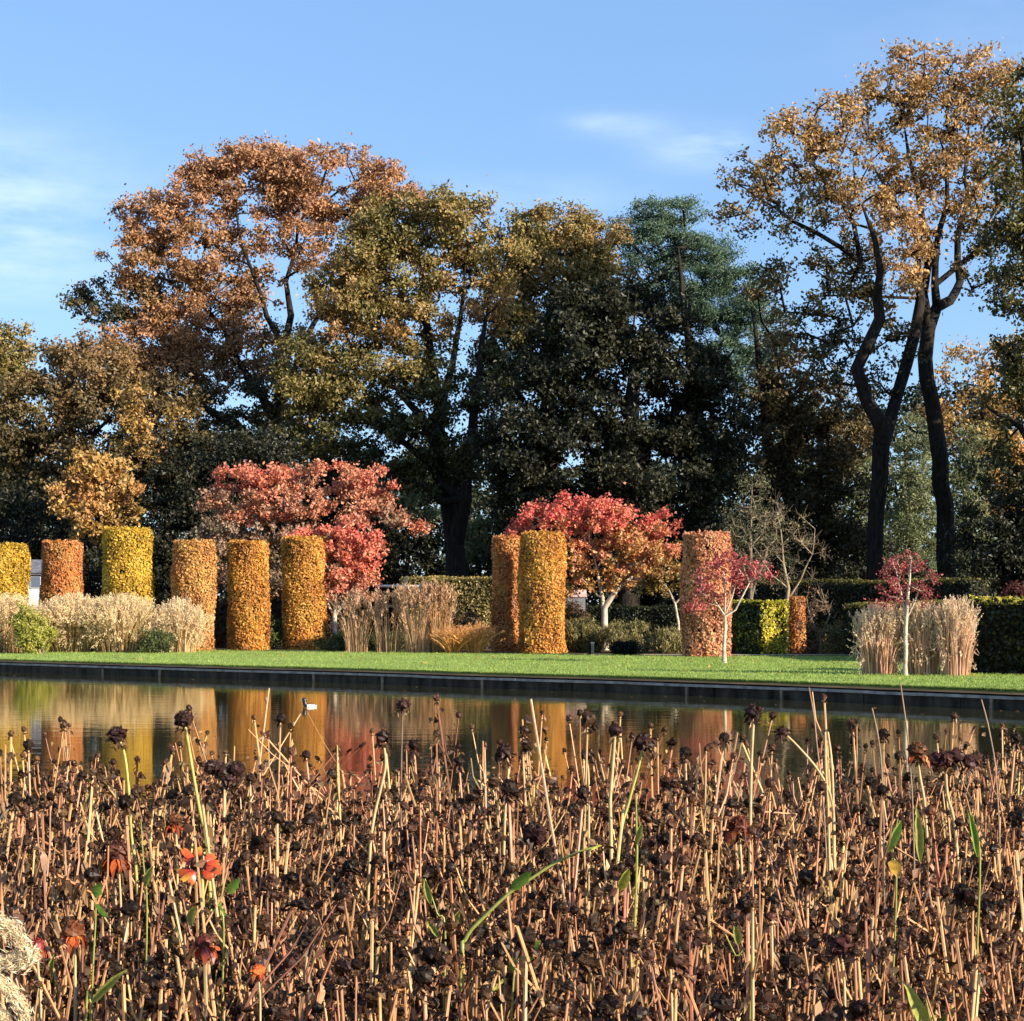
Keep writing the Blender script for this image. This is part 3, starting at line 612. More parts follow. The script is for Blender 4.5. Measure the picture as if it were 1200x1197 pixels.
shrub('dark_bush', 'black low clipped bush on the lawn edge below the red topped cherry', 728, 54.8, 42, 752, [(.004, .006, .003), (.010, .012, .006)], 100, .3, n=80, size=.06, s=.2, rad=.16)
shrub('leafy_shrub', 'low brown plants left of the pointed green shrub by the long hedge', 955, 57, 40, 750, BROWN, 101, .5, n=45)
shrub('leafy_shrub', 'pointed green shrub before the dark hedge left of the feathery grass', 982, 56, 40, 728, SAGE, 102, .3, n=45)
shrub('leafy_shrub', 'shaded brown plants between the coral tree and the first golden column', 395, 66, 60, 705, BROWN, 103, .3)
shrub('leafy_shrub', 'red tinged bush behind the right end of the clipped hedge', 1185, 52, 60, 682, [(.06, .02, .015), (.16, .04, .03)], 104, .5)
shrub('leafy_shrub', 'brown undergrowth in the shade right of the wide golden column', 672, 66, 40, 700, BROWN, 105, .6)

# ------------------------------------------------------------------ ornamental grasses
def grass_clump(label, cx, D, w, top, seed, n=700, spread=.55, leafc=(.42, .27, .12), plumec=(.62, .46, .27), plume=.28, pw=.035, bw=.012, group='tall ornamental grass clumps on the lawn', upright=1.0, base=None, depth=None, leaf_frac=.45, dome=0.0, skirt=0.0, ps=.26, pk=16):
    rng = np.random.default_rng(seed); h = hz(top, D); a = M(w, D)/2; x = X(cx, D)
    root = empty('ornamental_grass', (x, D, GZ), label, 'grass clump', group)
    g = G(); gp = G(); dep = depth or a*.8
    for i in range(n):
        u = rng.uniform(-1, 1); v = rng.uniform(-1, 1)
        while u*u+v*v > 1: u = rng.uniform(-1, 1); v = rng.uniform(-1, 1)
        b = np.array([x+u*a*(.62-.07*dome), D+v*dep*(.62-.07*dome), GZ-.02]); r2 = u*u+v*v
        isl = rng.uniform() < leaf_frac
        hh = h*rng.uniform(.45, .85) if isl else h*((rng.choice([rng.uniform(.9, 1.06), rng.uniform(.55, 1.0)])-.12*r2)*(1-dome)+dome*rng.uniform(.82, 1.03)*(.38+.62*math.sqrt(max(0, 1-r2))))
        out = np.array([u*a, v*dep, 0])*((.36+.14*dome)*spread*2)*rng.uniform(.3, 1.5)+rng.normal(0, .07, 3)*np.array([1, 1, 0])
        t = np.linspace(0, 1, 5)[:, None]
        P = b+out*(t**1.7)*upright+np.array([0, 0, 1.])*(hh*(t-.10*t**3))
        if skirt and rng.uniform() < skirt:
            isl = rng.uniform() < .5; dr = norm(np.array([u*a+rng.normal(0, .2), v*dep+rng.normal(0, .2), 0])); hh = h*rng.uniform(.35, .75)
            b = np.array([x+u*a*.7, D+v*dep*.7, GZ]); P = b+dr*t**1.2*rng.uniform(.15, .5)*a+np.array([0, 0, 1.])*hh*(1.6*t-1.0*t**2.4*rng.uniform(.6, 1.25))
        sd = norm(np.cross(P[-1]-P[0], rng.normal(size=3)))
        wd = bw*(1.3 if isl else .7)*np.array([1, 1, .9, .7, .25])[:, None]*rng.uniform(.7, 1.3)
        V = np.empty((10, 3)); V[0::2] = P-sd*wd; V[1::2] = P+sd*wd
        c = np.array(leafc)*np.exp(rng.normal(0, .22))*np.array([1, 1+rng.normal(0, .05), 1+rng.normal(0, .1)])
        g.add(V, [[0, 1, 3, 2], [2, 3, 5, 4], [4, 5, 7, 6], [6, 7, 9, 8]], c)
        if not isl:
            d = norm(P[-1]-P[-2]+np.array([rng.normal(0, .04), rng.normal(0, .04), 0])); k = pk
            tt = rng.uniform(0, 1, k)[:, None]
            Q = P[-1]-d*plume*.35+d*plume*tt+rng.normal(0, 1, (k, 3))*pw*(.35+.9*np.sin(pi*np.clip(tt, 0, 1)))*.6
            pc = np.array(plumec)*np.exp(rng.normal(0, .16, (k, 1)))
            leaves(gp, Q, plume*ps, rng, np.clip(pc, 0, .85), .28, None, 1, udir=d, uj=.5)
    g.build('blades', MAT['reed'], root); gp.build('plumes', MAT['reed'], root)

SA = dict(skirt=.4, leafc=(.56, .38, .18), plumec=(.82, .60, .34), dome=.75, pw=.05, plume=.32, leaf_frac=.2)
grass_clump('pale beige grass clump at the left edge of the view', 2, 58, 90, 693, 110, n=1700, **SA)
grass_clump('pale beige grass clump just right of the yellow green shrub', 88, 58.5, 92, 693, 111, n=1700, **SA)
grass_clump('pale beige grass clump in front of the tallest yellow column', 142, 58, 90, 693, 112, n=1700, **SA)
grass_clump('small round beige grass clump before the golden orange column', 209, 58, 58, 699, 113, n=1000, skirt=.4, leafc=(.57, .39, .19), plumec=(.84, .62, .38), dome=1.0, pw=.05, plume=.3, leaf_frac=.2)
RE = dict(leafc=(.46, .28, .15), plumec=(.50, .31, .18), plume=.55, pw=.03, upright=.9, spread=.8, bw=.009)
grass_clump('brown feather reed left of the pale rail fence', 418, 58, 44, 694, 114, n=120, **RE)
grass_clump('brown feather reed in front of the pale rail', 456, 58, 50, 692, 115, n=120, **RE)
grass_clump('tall brown feather reed right of the fence post', 488, 57.5, 42, 686, 116, n=150, **RE)
grass_clump('tall tan feather reed left of the orange grass', 513, 57.5, 38, 682, 117, n=170, leafc=(.48, .27, .11), plumec=(.52, .31, .17), plume=.5, pw=.03, upright=.8, spread=.7)
OR = dict(leafc=(.68, .34, .09), plumec=(.66, .34, .12), plume=.2, upright=1.5, spread=.9, dome=.5)
grass_clump('short bright orange grass tuft beside the tan feather reed', 531, 56.8, 30, 732, 118, n=260, **OR)
grass_clump('short bright orange grass tuft left of the slim orange column', 556, 56.8, 34, 728, 119, n=280, **OR)
PN = dict(leafc=(.64, .39, .25), plumec=(.85, .60, .40), plume=.34, pw=.016, bw=.009, dome=.1, skirt=.1, ps=.16, pk=26, spread=.5, upright=.75)
grass_clump('feathery cream grass clump left of the crimson sapling', 1031, 37.2, 62, 710, 120, n=900, **PN)
grass_clump('feathery cream grass clump just right of the crimson sapling', 1082, 37, 56, 708, 121, n=800, **PN)
grass_clump('tallest feathery cream grass clump next to the dark clipped hedge', 1120, 36.6, 50, 701, 122, n=800, **PN)

# ------------------------------------------------------------------ ground, lawn, pond
KERB = [(-500, 762), (-250, 769), (0, 777), (200, 783), (400, 788.5), (560, 794), (700, 798), (800, 801.5), (900, 805), (1050, 811), (1200, 817), (1450, 829)]
CE = CZ-.22
kp = [np.array([X(px, CE*F/(py-HY)), CE*F/(py-HY)]) for px, py in KERB]
def smooth_line(P, n=6):
    P = np.array(P); out = []
    for i in range(len(P)-1):
        p0 = P[max(i-1, 0)]; p1 = P[i]; p2 = P[i+1]; p3 = P[min(i+2, len(P)-1)]
        for t in np.linspace(0, 1, n, endpoint=False):
            out.append(.5*(2*p1+(p2-p0)*t+(2*p0-5*p1+4*p2-p3)*t*t+(3*p1-p0-3*p2+p3)*t**3))
    out.append(P[-1]); return np.array(out)
kl = smooth_line(kp)
right = kl[-1]; left = kl[0]
near_y = 5.6
outline = np.vstack([kl, [[right[0]+5, 14], [right[0]+3, near_y+1], [14, near_y]], [[6, near_y-.1], [0, near_y], [-6, near_y+.1], [-16, near_y]], [[-38, 10], [left[0]-8, 28], [left[0]-6, left[1]-15]]])
oz = np.array([GZ]*len(kl)+[GZ, BZ, BZ, BZ, BZ, BZ, BZ, BZ, GZ, GZ]); oz = oz[:len(outline)]
cen = np.array([0., 25.])
def grnd(u):
    d = u-cen; return cen+d/np.linalg.norm(d)*1500
rngs = [0.0, .02, .1, .3, 1.0]
V = []; n = len(outline)
for f in rngs:
    for p, z in zip(outline, oz):
        q = p*(1-f)+grnd(p)*f; V.append((q[0], q[1], z-(.03 if f == 0 else 0.0)))
Q = []
for k in range(len(rngs)-1):
    for i in range(n):
        j = (i+1) % n; Q.append([k*n+i, (k+1)*n+i, (k+1)*n+j, k*n+j])
MAT['soil'] = rough_mat('soil_and_litter', (.035, .024, .014), (.12, .075, .04), 1.5, .95, .6, 12)
g = G(); g.add(V, np.array(Q)[:, ::-1], (.1, .1, .1)); tag(g.build('ground', MAT['soil']), kind='structure')
# pond bed
MAT['mud'] = rough_mat('pond_mud', (.02, .02, .012), (.05, .045, .025), 2, .9, .2)
g = G(); g.add([(-300, -60, -1.2), (300, -60, -1.2), (300, 300, -1.2), (-300, 300, -1.2)], [[0, 1, 2, 3]], (.1, .1, .1)); tag(g.build('pond_bed', MAT['mud']), kind='structure')
# near bank riser
nb = outline[len(kl)-1:]; nz = oz[len(kl)-1:]
g = G(); nb = np.vstack([nb, outline[:1]]); nz = np.append(nz, GZ)
V = np.vstack([np.c_[nb, nz-.02], np.c_[nb, np.full(len(nb), -1.2)]]); m_ = len(nb)
g.add(V, [[i, i+1, m_+i+1, m_+i] for i in range(m_-1)], (.1, .1, .1)); tag(g.build('pond_bank', MAT['soil']), kind='structure')

# water
m, nt, N, L = new_mat('water'); MAT['water'] = m
out = N.new('ShaderNodeOutputMaterial'); gl = N.new('ShaderNodeBsdfGlossy'); gl.inputs['Roughness'].default_value = .035
gl.inputs['Color'].default_value = (1, .96, .86, 1)
df = N.new('ShaderNodeBsdfDiffuse'); df.inputs['Color'].default_value = (.030, .030, .016, 1)
fr = N.new('ShaderNodeFresnel'); fr.inputs['IOR'].default_value = 1.7
mx = N.new('ShaderNodeMixShader'); L.new(fr.outputs[0], mx.inputs[0]); L.new(df.outputs[0], mx.inputs[1]); L.new(gl.outputs[0], mx.inputs[2])
tc = N.new('ShaderNodeTexCoord'); mp = N.new('ShaderNodeMapping'); mp.inputs['Scale'].default_value = (.55, 1.5, 1); mp.inputs['Rotation'].default_value = (0, 0, R(8))
L.new(tc.outputs['Object'], mp.inputs['Vector'])
n1 = N.new('ShaderNodeTexNoise'); n1.inputs['Scale'].default_value = 1.6; n1.inputs['Detail'].default_value = 4; L.new(mp.outputs[0], n1.inputs['Vector'])
n2 = N.new('ShaderNodeTexNoise'); n2.inputs['Scale'].default_value = 9; n2.inputs['Detail'].default_value = 2; L.new(mp.outputs[0], n2.inputs['Vector'])
ad = N.new('ShaderNodeMath'); ad.operation = 'MULTIPLY_ADD'; ad.inputs[1].default_value = .10; L.new(n2.outputs['Fac'], ad.inputs[0]); L.new(n1.outputs['Fac'], ad.inputs[2])
bp = N.new('ShaderNodeBump'); bp.inputs['Strength'].default_value = .22; bp.inputs['Distance'].default_value = .012; L.new(ad.outputs[0], bp.inputs['Height'])
for q in (gl, df, fr): L.new(bp.outputs[0], q.inputs['Normal'])
L.new(mx.outputs[0], out.inputs[0])
g = G(); wv = np.c_[outline, np.zeros(n)]; wc = np.array([[0, 22, 0.]])
WV = np.vstack([wv, wc])
# a plain big sheet kept inside the banks
gx = np.linspace(-75, 42, 40)
g.add([(-90, near_y-1.2, 0), (60, near_y-1.2, 0), (60, 95, 0), (-90, 95, 0)], [[0, 1, 2, 3]], (.1, .1, .1)); tag(g.build('water', MAT['water']), kind='structure')

# lawn: between the coping and the back edge
BACK = [(-500, 757), (-250, 759), (0, 761), (200, 762.5), (400, 763), (560, 766), (700, 768), (800, 769.5), (900, 769.5), (1000, 769.5), (1050, 771), (1130, 776), (1250, 786), (1450, 800)]
e = CZ-GZ
bl = smooth_line([np.array([X(px, e*F/(py-HY)), e*F/(py-HY)]) for px, py in BACK])
inset = []
for i in range(len(kl)):
    t = kl[min(i+1, len(kl)-1)]-kl[max(i-1, 0)]; t /= np.linalg.norm(t); nrm_ = np.array([-t[1], t[0]])
    if nrm_[1] < 0: nrm_ = -nrm_
    inset.append(nrm_)
inset = np.array(inset)
lf = kl+inset*.72
m, nt, N, L = new_mat('lawn_grass'); MAT['lawn'] = m
out = N.new('ShaderNodeOutputMaterial'); p = N.new('ShaderNodeBsdfPrincipled'); p.inputs['Roughness'].default_value = .7
p.inputs['Specular IOR Level'].default_value = .2
tc = N.new('ShaderNodeTexCoord')
n1 = N.new('ShaderNodeTexNoise'); n1.inputs['Scale'].default_value = .35; n1.inputs['Detail'].default_value = 5; L.new(tc.outputs['Object'], n1.inputs['Vector'])
n2 = N.new('ShaderNodeTexNoise'); n2.inputs['Scale'].default_value = 14; n2.inputs['Detail'].default_value = 6; L.new(tc.outputs['Object'], n2.inputs['Vector'])
c1 = N.new('ShaderNodeValToRGB'); c1.color_ramp.elements[0].color = (.22, .31, .06, 1); c1.color_ramp.elements[1].color = (.29, .38, .08, 1)
c1.color_ramp.elements[0].position = .35; c1.color_ramp.elements[1].position = .65
L.new(n1.outputs['Fac'], c1.inputs[0])
mr = N.new('ShaderNodeMapRange'); mr.inputs[1].default_value = .3; mr.inputs[2].default_value = .7; mr.inputs[3].default_value = .78; mr.inputs[4].default_value = 1.2
L.new(n2.outputs['Fac'], mr.inputs[0])
hs = N.new('ShaderNodeHueSaturation'); L.new(c1.outputs[0], hs.inputs['Color']); L.new(mr.outputs[0], hs.inputs['Value']); L.new(hs.outputs[0], p.inputs['Base Color'])
bp = N.new('ShaderNodeBump'); bp.inputs['Strength'].default_value = .7; bp.inputs['Distance'].default_value = .03; L.new(n2.outputs['Fac'], bp.inputs['Height']); L.new(bp.outputs[0], p.inputs['Normal'])
L.new(p.outputs[0], out.inputs[0])
g = G(); k1, k2 = len(lf), len(bl)
ib = np.linspace(0, k2-1, k1); bb = np.array([bl[int(i)]*(1-(i % 1))+bl[min(int(i)+1, k2-1)]*(i % 1) for i in ib])
V = np.vstack([np.c_[lf, np.full(k1, GZ+.012)], np.c_[bb, np.full(k1, GZ+.012)], np.c_[lf, np.full(k1, GZ-.10)]])
g.add(V, [[i, i+1, k1+i+1, k1+i] for i in range(k1-1)]+[[2*k1+i, 2*k1+i+1, i+1, i] for i in range(k1-1)], (.2, .3, .1))
tag(g.build('lawn', MAT['lawn']), kind='structure')
# short blades that roughen the turf and hang over its edge
rng = np.random.default_rng(5); nb_ = 70000
i = rng.integers(6, k1-2, nb_); t = rng.uniform(0, 1, (nb_, 1)); s_ = (rng.uniform(0, 1, (nb_, 1)))
a_ = lf[i]*(1-t)+lf[i+1]*t; b_ = bb[i]*(1-t)+bb[i+1]*t
Pxy = a_*(1-s_)+b_*s_
ne = 26000; i = rng.integers(6, k1-2, ne); t = rng.uniform(0, 1, (ne, 1)); Pe = lf[i]*(1-t)+lf[i+1]*t+inset[i]*rng.uniform(-.05, .06, (ne, 1))
P = np.vstack([np.c_[Pxy, np.full(nb_, GZ+.03)], np.c_[Pe, np.full(ne, GZ+.015)]])
g = G(); cc = pal([(.20, .29, .05), (.26, .35, .07), (.32, .39, .09)], rng.uniform(0, 1, len(P)), rng, .1, .15)
leaves(g, P, .055, rng, cc, .25, udir=(0.1, 0, 1), uj=.6)
tag(g.build('turf_grass', MAT['leaf']), 'short mown grass blades covering the lawn beyond the pond', 'grass', kind='stuff')
# gravel edging path behind the lawn
MAT['gravel'] = rough_mat('gravel', (.22, .17, .12), (.42, .34, .26), 9, .95, .5, 30)
g = G(); q0, q1 = [], []
for px, py in [(640, 768), (760, 768.4), (860, 768.6), (940, 768.4), (1015, 768.3)]:
    D_ = e*F/(py-HY); q0.append((X(px, D_), D_+.25)); q1.append((X(px, D_), D_+1.5))
V = np.vstack([np.c_[q0, np.full(5, GZ+.006)], np.c_[q1, np.full(5, GZ+.006)]]); g.add(V, [[i, i+1, 5+i+1, 5+i] for i in range(4)], (.3, .3, .3))
tag(g.build('path', MAT['gravel']), kind='structure')

# pond wall: timber / slab face with joints and a thin pale coping
root = empty('pond_wall', (kl[20][0], kl[20][1], 0), 'low dark slab wall with thin grey coping holding back the lawn at the far side of the pond', 'wall')
MAT['slab'] = rough_mat('wet_slab', (.010, .008, .006), (.065, .052, .038), 3, .7, .6, 9, stretch=(1.6, 1.6, .5))
MAT['coping'] = rough_mat('coping_stone', (.16, .15, .135), (.36, .33, .29), 5, .8, .4, 20)
g = G(); rng = np.random.default_rng(9)
seg = np.linalg.norm(np.diff(kl, axis=0), axis=1); cum = np.r_[0, np.cumsum(seg)]
def along(s):
    i = int(np.clip(np.searchsorted(cum, s)-1, 0, len(seg)-1)); t = (s-cum[i])/seg[i]
    return kl[i]*(1-t)+kl[i+1]*t, (kl[i+1]-kl[i])/seg[i]
s = 0; stripes = []
while s < cum[-1]-1:
    Lp = rng.choice([.6, .9, 1.4, 2.0])*rng.uniform(.85, 1.1); p_, d_ = along(s+Lp/2)
    off = np.array([-d_[1], d_[0]]);  off = off if off[1] > 0 else -off
    pc = p_+off*(.14+rng.uniform(0, .015)); box(g, (pc[0], pc[1], -.29), (Lp-.008, .2, .91), math.atan2(d_[1], d_[0])+rng.normal(0, .003))
    s += Lp
g.build('wall_face', MAT['slab'], root)
g = G(); s = 0
while s < cum[-1]-1:
    Lp = rng.uniform(.85, 1.05); p_, d_ = along(s+Lp/2)
    off = np.array([-d_[1], d_[0]]);  off = off if off[1] > 0 else -off
    pc = p_+off*.35; box(g, (pc[0], pc[1], .195+rng.uniform(-.003, .003)), (Lp-.008, .72, .05), math.atan2(d_[1], d_[0]))
    s += Lp
g.build('coping', MAT['coping'], root)
g = G(); s = 3.0
stakes = []
while s < cum[-1]-1:
    p_, d_ = along(s); off = np.array([-d_[1], d_[0]]); off = off if off[1] > 0 else -off
    pc = p_+off*.015; box(g, (pc[0], pc[1], -.12), (.05, .045, .56), math.atan2(d_[1], d_[0])); s += rng.choice([2.2, 3.1, 4.4, 5.2])
g.build('stakes', MAT['grey_bark'], root)

# ------------------------------------------------------------------ small built things
MAT['paint'] = rough_mat('pale_paint', (.62, .58, .48), (.8, .76, .66), 6, .6, .1)
MAT['timber'] = rough_mat('weathered_timber', (.25, .19, .12), (.42, .34, .24), 6, .8, .3)
D = 66
root = empty('rail_fence', (X(470, D), D, GZ), 'pale timber post and rail fence behind the brown feather reeds', 'fence')
zt = CZ+(HY-687)*D/F
g = G(); tube(g, [(X(440, D), D, zt), (X(503, D), D, zt-.01)], .055, 6); g.build('rail', MAT['paint'], root, smooth=True)
g = G(); tube(g, [(X(440, D), D, zt-.75), (X(503, D), D, zt-.74)], .04, 6); g.build('rail', MAT['timber'], root, smooth=True)
for px in (442, 475, 500):
    g = G(); box(g, (X(px, D), D+.1, GZ+(hz(675 if px == 475 else 681, D))/2-.02), (.16, .12, hz(675 if px == 475 else 681, D))); g.build('post', MAT['timber'], root)
# white building glimpsed between columns
D = 71; root = empty('white_building', (X(30, D), D+1, GZ), 'small white building with blue grey windows glimpsed between the two leftmost columns', 'building')
MAT['white'] = rough_mat('white_render', (.7, .7, .68), (.82, .82, .8), 3, .7, .1)
m, nt, N, L = new_mat('window_glass'); MAT['glass'] = m
out = N.new('ShaderNodeOutputMaterial'); p = N.new('ShaderNodeBsdfPrincipled'); p.inputs['Base Color'].default_value = (.10, .13, .18, 1); p.inputs['Roughness'].default_value = .08
p.inputs['Specular IOR Level'].default_value = .9
tc = N.new('ShaderNodeTexCoord'); no = N.new('ShaderNodeTexNoise'); no.inputs['Scale'].default_value = 2; L.new(tc.outputs['Object'], no.inputs['Vector'])
bp = N.new('ShaderNodeBump'); bp.inputs['Strength'].default_value = .05; L.new(no.outputs['Fac'], bp.inputs['Height']); L.new(bp.outputs[0], p.inputs['Normal']); L.new(p.outputs[0], out.inputs[0])
x0, x1 = X(-30, D), X(62, D); zt = CZ+(HY-664)*D/F
g = G(); box(g, ((x0+x1)/2, D+1, (GZ+zt)/2-.3), (x1-x0, 1.6, zt-GZ-.6)); g.build('wall', MAT['white'], root)
g = G(); box(g, ((x0+x1)/2, D+1, zt-.30), (x1-x0+.3, 1.9, .07)); 
V = [(x0-.15, D, zt-.26), (x1+.15, D, zt-.26), (x1+.15, D+2, zt-.26), (x0-.15, D+2, zt-.26), (x0+.4, D+1, zt+.3), (x1-.4, D+1, zt+.3)]
g.add(V, [[0, 1, 5, 4], [2, 3, 4, 5]], (.5, .5, .5)); g.add([V[1], V[2], V[5], V[3], V[0], V[4]], [[0, 1, 2, 2], [3, 4, 5, 5]], (.5, .5, .5))
MAT['slate'] = rough_mat('slate', (.10, .10, .12), (.2, .2, .24), 6, .5, .3); g.build('roof', MAT['slate'], root)
for px in (-15, 5, 25, 41, 55):
    g = G(); box(g, (X(px, D), D+.18, zt-.62), (.42, .06, .5)); w_ = g.build('window', MAT['white'], root)
    g = G(); box(g, (X(px, D), D+.16, zt-.62), (.34, .06, .42)); o = g.build('pane', MAT['glass'], None); o.parent = w_; o.location = [0, 0, 0]
    for v in o.data.vertices: v.co -= w_.parent.location*0
    o.matrix_parent_inverse.identity(); o.location = [-c_ for c_ in root.location]
# grey shed
D = 70; root = empty('garden_shed', (X(672, D), D, GZ), 'small grey shed half hidden just right of the wide golden column', 'shed')
MAT['shed'] = rough_mat('grey_boards', (.13, .13, .14), (.24, .24, .25), 4, .8, .2, stretch=(1, 1, 6)); MAT['tile'] = rough_mat('pink_tile', (.45, .27, .22), (.62, .42, .36), 5, .8, .2)
w0, w1 = X(655, D), X(686, D); zt = CZ+(HY-700)*D/F
g = G(); box(g, ((w0+w1)/2, D+.6, (GZ+zt)/2), (w1-w0, 1.1, zt-GZ)); g.build('wall', MAT['shed'], root)
V = [(w0-.06, D, zt), (w1+.06, D, zt), (w1+.06, D+1.2, zt), (w0-.06, D+1.2, zt), (w0-.06, D+.6, zt+.3), (w1+.06, D+.6, zt+.3)]
g = G(); g.add(V, [[0, 1, 5, 4], [2, 3, 4, 5]], (.5, .5, .5)); g.add([V[1], V[2], V[5], V[3], V[0], V[4]], [[0, 1, 2, 2], [3, 4, 5, 5]], (.5, .5, .5)); g.build('roof', MAT['tile'], root)
# stump like marker post
D = 55.3; x = X(693, D); root = empty('marker_post', (x, D, GZ), 'short pale wooden marker post with a dark side at the lawn edge', 'post')
g = G(); box(g, (x+.04, D, GZ+.17), (.09, .09, .36)); g.build('post_shaft', MAT['timber'], root)
g = G(); box(g, (x+.04, D, GZ+.365), (.12, .12, .03)); g.build('cap', MAT['paint'], root)
g = G(); box(g, (x-.055, D+.01, GZ+.14), (.08, .08, .28)); g.build('sleeve', MAT['hedge_core'], root)

rng = np.random.default_rng(21); g = G(); k = 45
i = rng.integers(8, len(kl)-3, k); t = rng.uniform(0, 1, (k, 1)); P = kl[i]*(1-t)+kl[i+1]*t-inset[i]*rng.exponential(1.2, (k, 1))-inset[i]*.1
leaves(g, np.c_[P, np.full(k, .004)], .07, rng, pal([(.08, .05, .02), (.25, .14, .05)], rng.uniform(0, 1, k), rng), .6, np.tile([0, 0, 1.], (k, 1)), .04)
tag(g.build('floating_leaves', MAT['leaf']), 'brown and gold fallen leaves drifting on the water along the pond wall', 'leaves', kind='stuff')
g = G(); k = 420; i = rng.integers(8, k1-3, k); t = rng.uniform(0, 1, (k, 1)); s_ = rng.uniform(0, 1, (k, 1))**.6
P = (lf[i]*(1-t)+lf[i+1]*t)*(1-s_)+(bb[i]*(1-t)+bb[i+1]*t)*s_
leaves(g, np.c_[P, np.full(k, GZ+.06)], .09, rng, pal([(.15, .07, .02), (.45, .24, .06), (.5, .35, .1)], rng.uniform(0, 1, k), rng), .6, np.tile([0, 0, 1.], (k, 1)), .5)
tag(g.build('fallen_leaves', MAT['leaf']), 'brown and gold fallen leaves scattered over the lawn', 'leaves', kind='stuff')
# tufted duck on the pond: one continuous body
D = 30.0; bx = X(364, D)
g = G(); nseg = 16; kk = 14
xs = np.linspace(-.19, .2, nseg); ra = np.array([.012, .05, .072, .083, .088, .09, .09, .089, .086, .08, .07, .058, .044, .03, .018, .006]); V = []
for i, (xx, rr) in enumerate(zip(xs, ra)):
    for j in range(kk):
        a = 2*pi*j/kk; V.append((bx+xx*.8, D+.75*rr*cos(a), .012+rr*sin(a)*.62+(max(0, xx-.12)*.35)))
V = np.array(V); i = np.arange(nseg-1)[:, None]*kk; j = np.arange(kk)[None]; Q = np.stack([i+j, i+(j+1) % kk, i+kk+(j+1) % kk, i+kk+j], -1).reshape(-1, 4)
cen_ = V[Q].mean(1); wh = (cen_[:, 0] > bx-.07) & (cen_[:, 0] < bx+.13) & (cen_[:, 2] < .05) & (cen_[:, 2] > -.03)
g.add(V, Q, np.where(wh[:, None], np.array([[.6, .58, .52]]), np.array([[.008, .007, .008]])))
hp = [(-.10, .03, .055), (-.115, .07, .048), (-.125, .10, .042), (-.13, .13, .046), (-.135, .155, .048), (-.137, .18, .036), (-.13, .194, .012)]
V = []
for xx, zz, rr in hp:
    for j in range(kk): a = 2*pi*j/kk; V.append((bx+xx+rr*cos(a), D+rr*.85*sin(a), zz))
V = np.array(V); nh = len(hp); j = np.arange(kk)[None]; i = np.arange(nh-1)[:, None]*kk; Q = np.stack([i+j, i+(j+1) % kk, i+kk+(j+1) % kk, i+kk+j], -1).reshape(-1, 4)
g.add(V, Q, (.008, .007, .012))
MAT['feather'] = leaf_mat('feather', 0.0, .06, 40, .4)
duck = g.build('duck', MAT['feather'], None, smooth=True, origin=(bx, D, 0)); duck.scale = (.8, .8, .8); tag(duck, 'black and white tufted duck swimming on the pond below the third golden column', 'duck')
g = G(); tube(g, [(bx-.17, D, .15), (bx-.195, D, .143), (bx-.215, D, .139)], [.016, .014, .008], 6, (.35, .4, .45)); o = g.build('bill', MAT['feather'], None, origin=(bx, D, 0)); o.location = (0, 0, 0); o.parent = duck
g = G(); tube(g, [(bx-.12, D, .185), (bx-.09, D, .18), (bx-.075, D, .152)], [.012, .010, .004], 6, (.008, .007, .012)); o = g.build('tuft', MAT['feather'], None, origin=(bx, D, 0)); o.location = (0, 0, 0); o.parent = duck

# ------------------------------------------------------------------ foreground: seed heads gone over
STRAW = np.array([1.04, .88, .80])*np.array([(.66, .42, .21), (.74, .52, .29), (.56, .32, .16), (.40, .23, .13), (.70, .48, .24), (.60, .36, .17), (.60, .33, .18), (.66, .42, .24), (.34, .18, .11)])
HEADC = np.array([1, .92, .75])*np.array([(.030, .016, .010), (.055, .028, .017), (.10, .05, .03), (.022, .013, .009)])
LEAFC = np.array([1, .92, .68])*np.array([(.055, .028, .020), (.10, .055, .038), (.20, .12, .08), (.03, .018, .014), (.34, .22, .15), (.06, .035, .024), (.14, .07, .05), (.45, .30, .20)])

def head(g, c, r, rng, col, fringe=True, up=np.array([0, 0, 1.])):
    """bristly dome with a ragged skirt of shrivelled petals"""
    k, n = (9, 6) if r < .0165 else (16, 11); V = []
    for i in range(n+1):
        ph = pi*i/n
        for j in range(k):
            a = 2*pi*j/k; rr = r*(1+rng.normal(0, .13)); V.append((c[0]+rr*sin(ph)*cos(a), c[1]+rr*sin(ph)*sin(a), c[2]+rr*.82*cos(ph)))
    i = np.arange(n)[:, None]*k; j = np.arange(k)[None]; Q = np.stack([i+j, i+(j+1) % k, i+k+(j+1) % k, i+k+j], -1).reshape(-1, 4)
    cc = col*np.exp(rng.normal(0, .3, (len(Q), 1))); g.add(V, Q, cc)
    # bristles
    nb = 40 if r < .0165 else 150; u = norm(rng.normal(size=(nb, 3))+np.array([0, 0, .5])); leaves(g, np.array(c)+u*r*1.0, r*(.6 if r < .0165 else .32), rng, col*np.exp(rng.normal(.2, .4, (nb, 1))), .3, udir=u.mean(0), uj=3)
    if fringe:
        nf = rng.integers(6, 13); a = rng.uniform(0, 2*pi, nf)
        d = np.stack([np.cos(a), np.sin(a), -rng.uniform(.5, 1.6, nf)], 1); P = np.array(c)+np.array([0, 0, -r*.5])+norm(d)*r*1.05
        pc = LEAFC[rng.integers(0, len(LEAFC), nf)]*rng.uniform(.7, 1.4, (nf, 1))
        for q in range(nf):
            leaves(g, P[q:q+1], r*1.25, rng, pc[q:q+1], .4, udir=d[q], uj=.3)

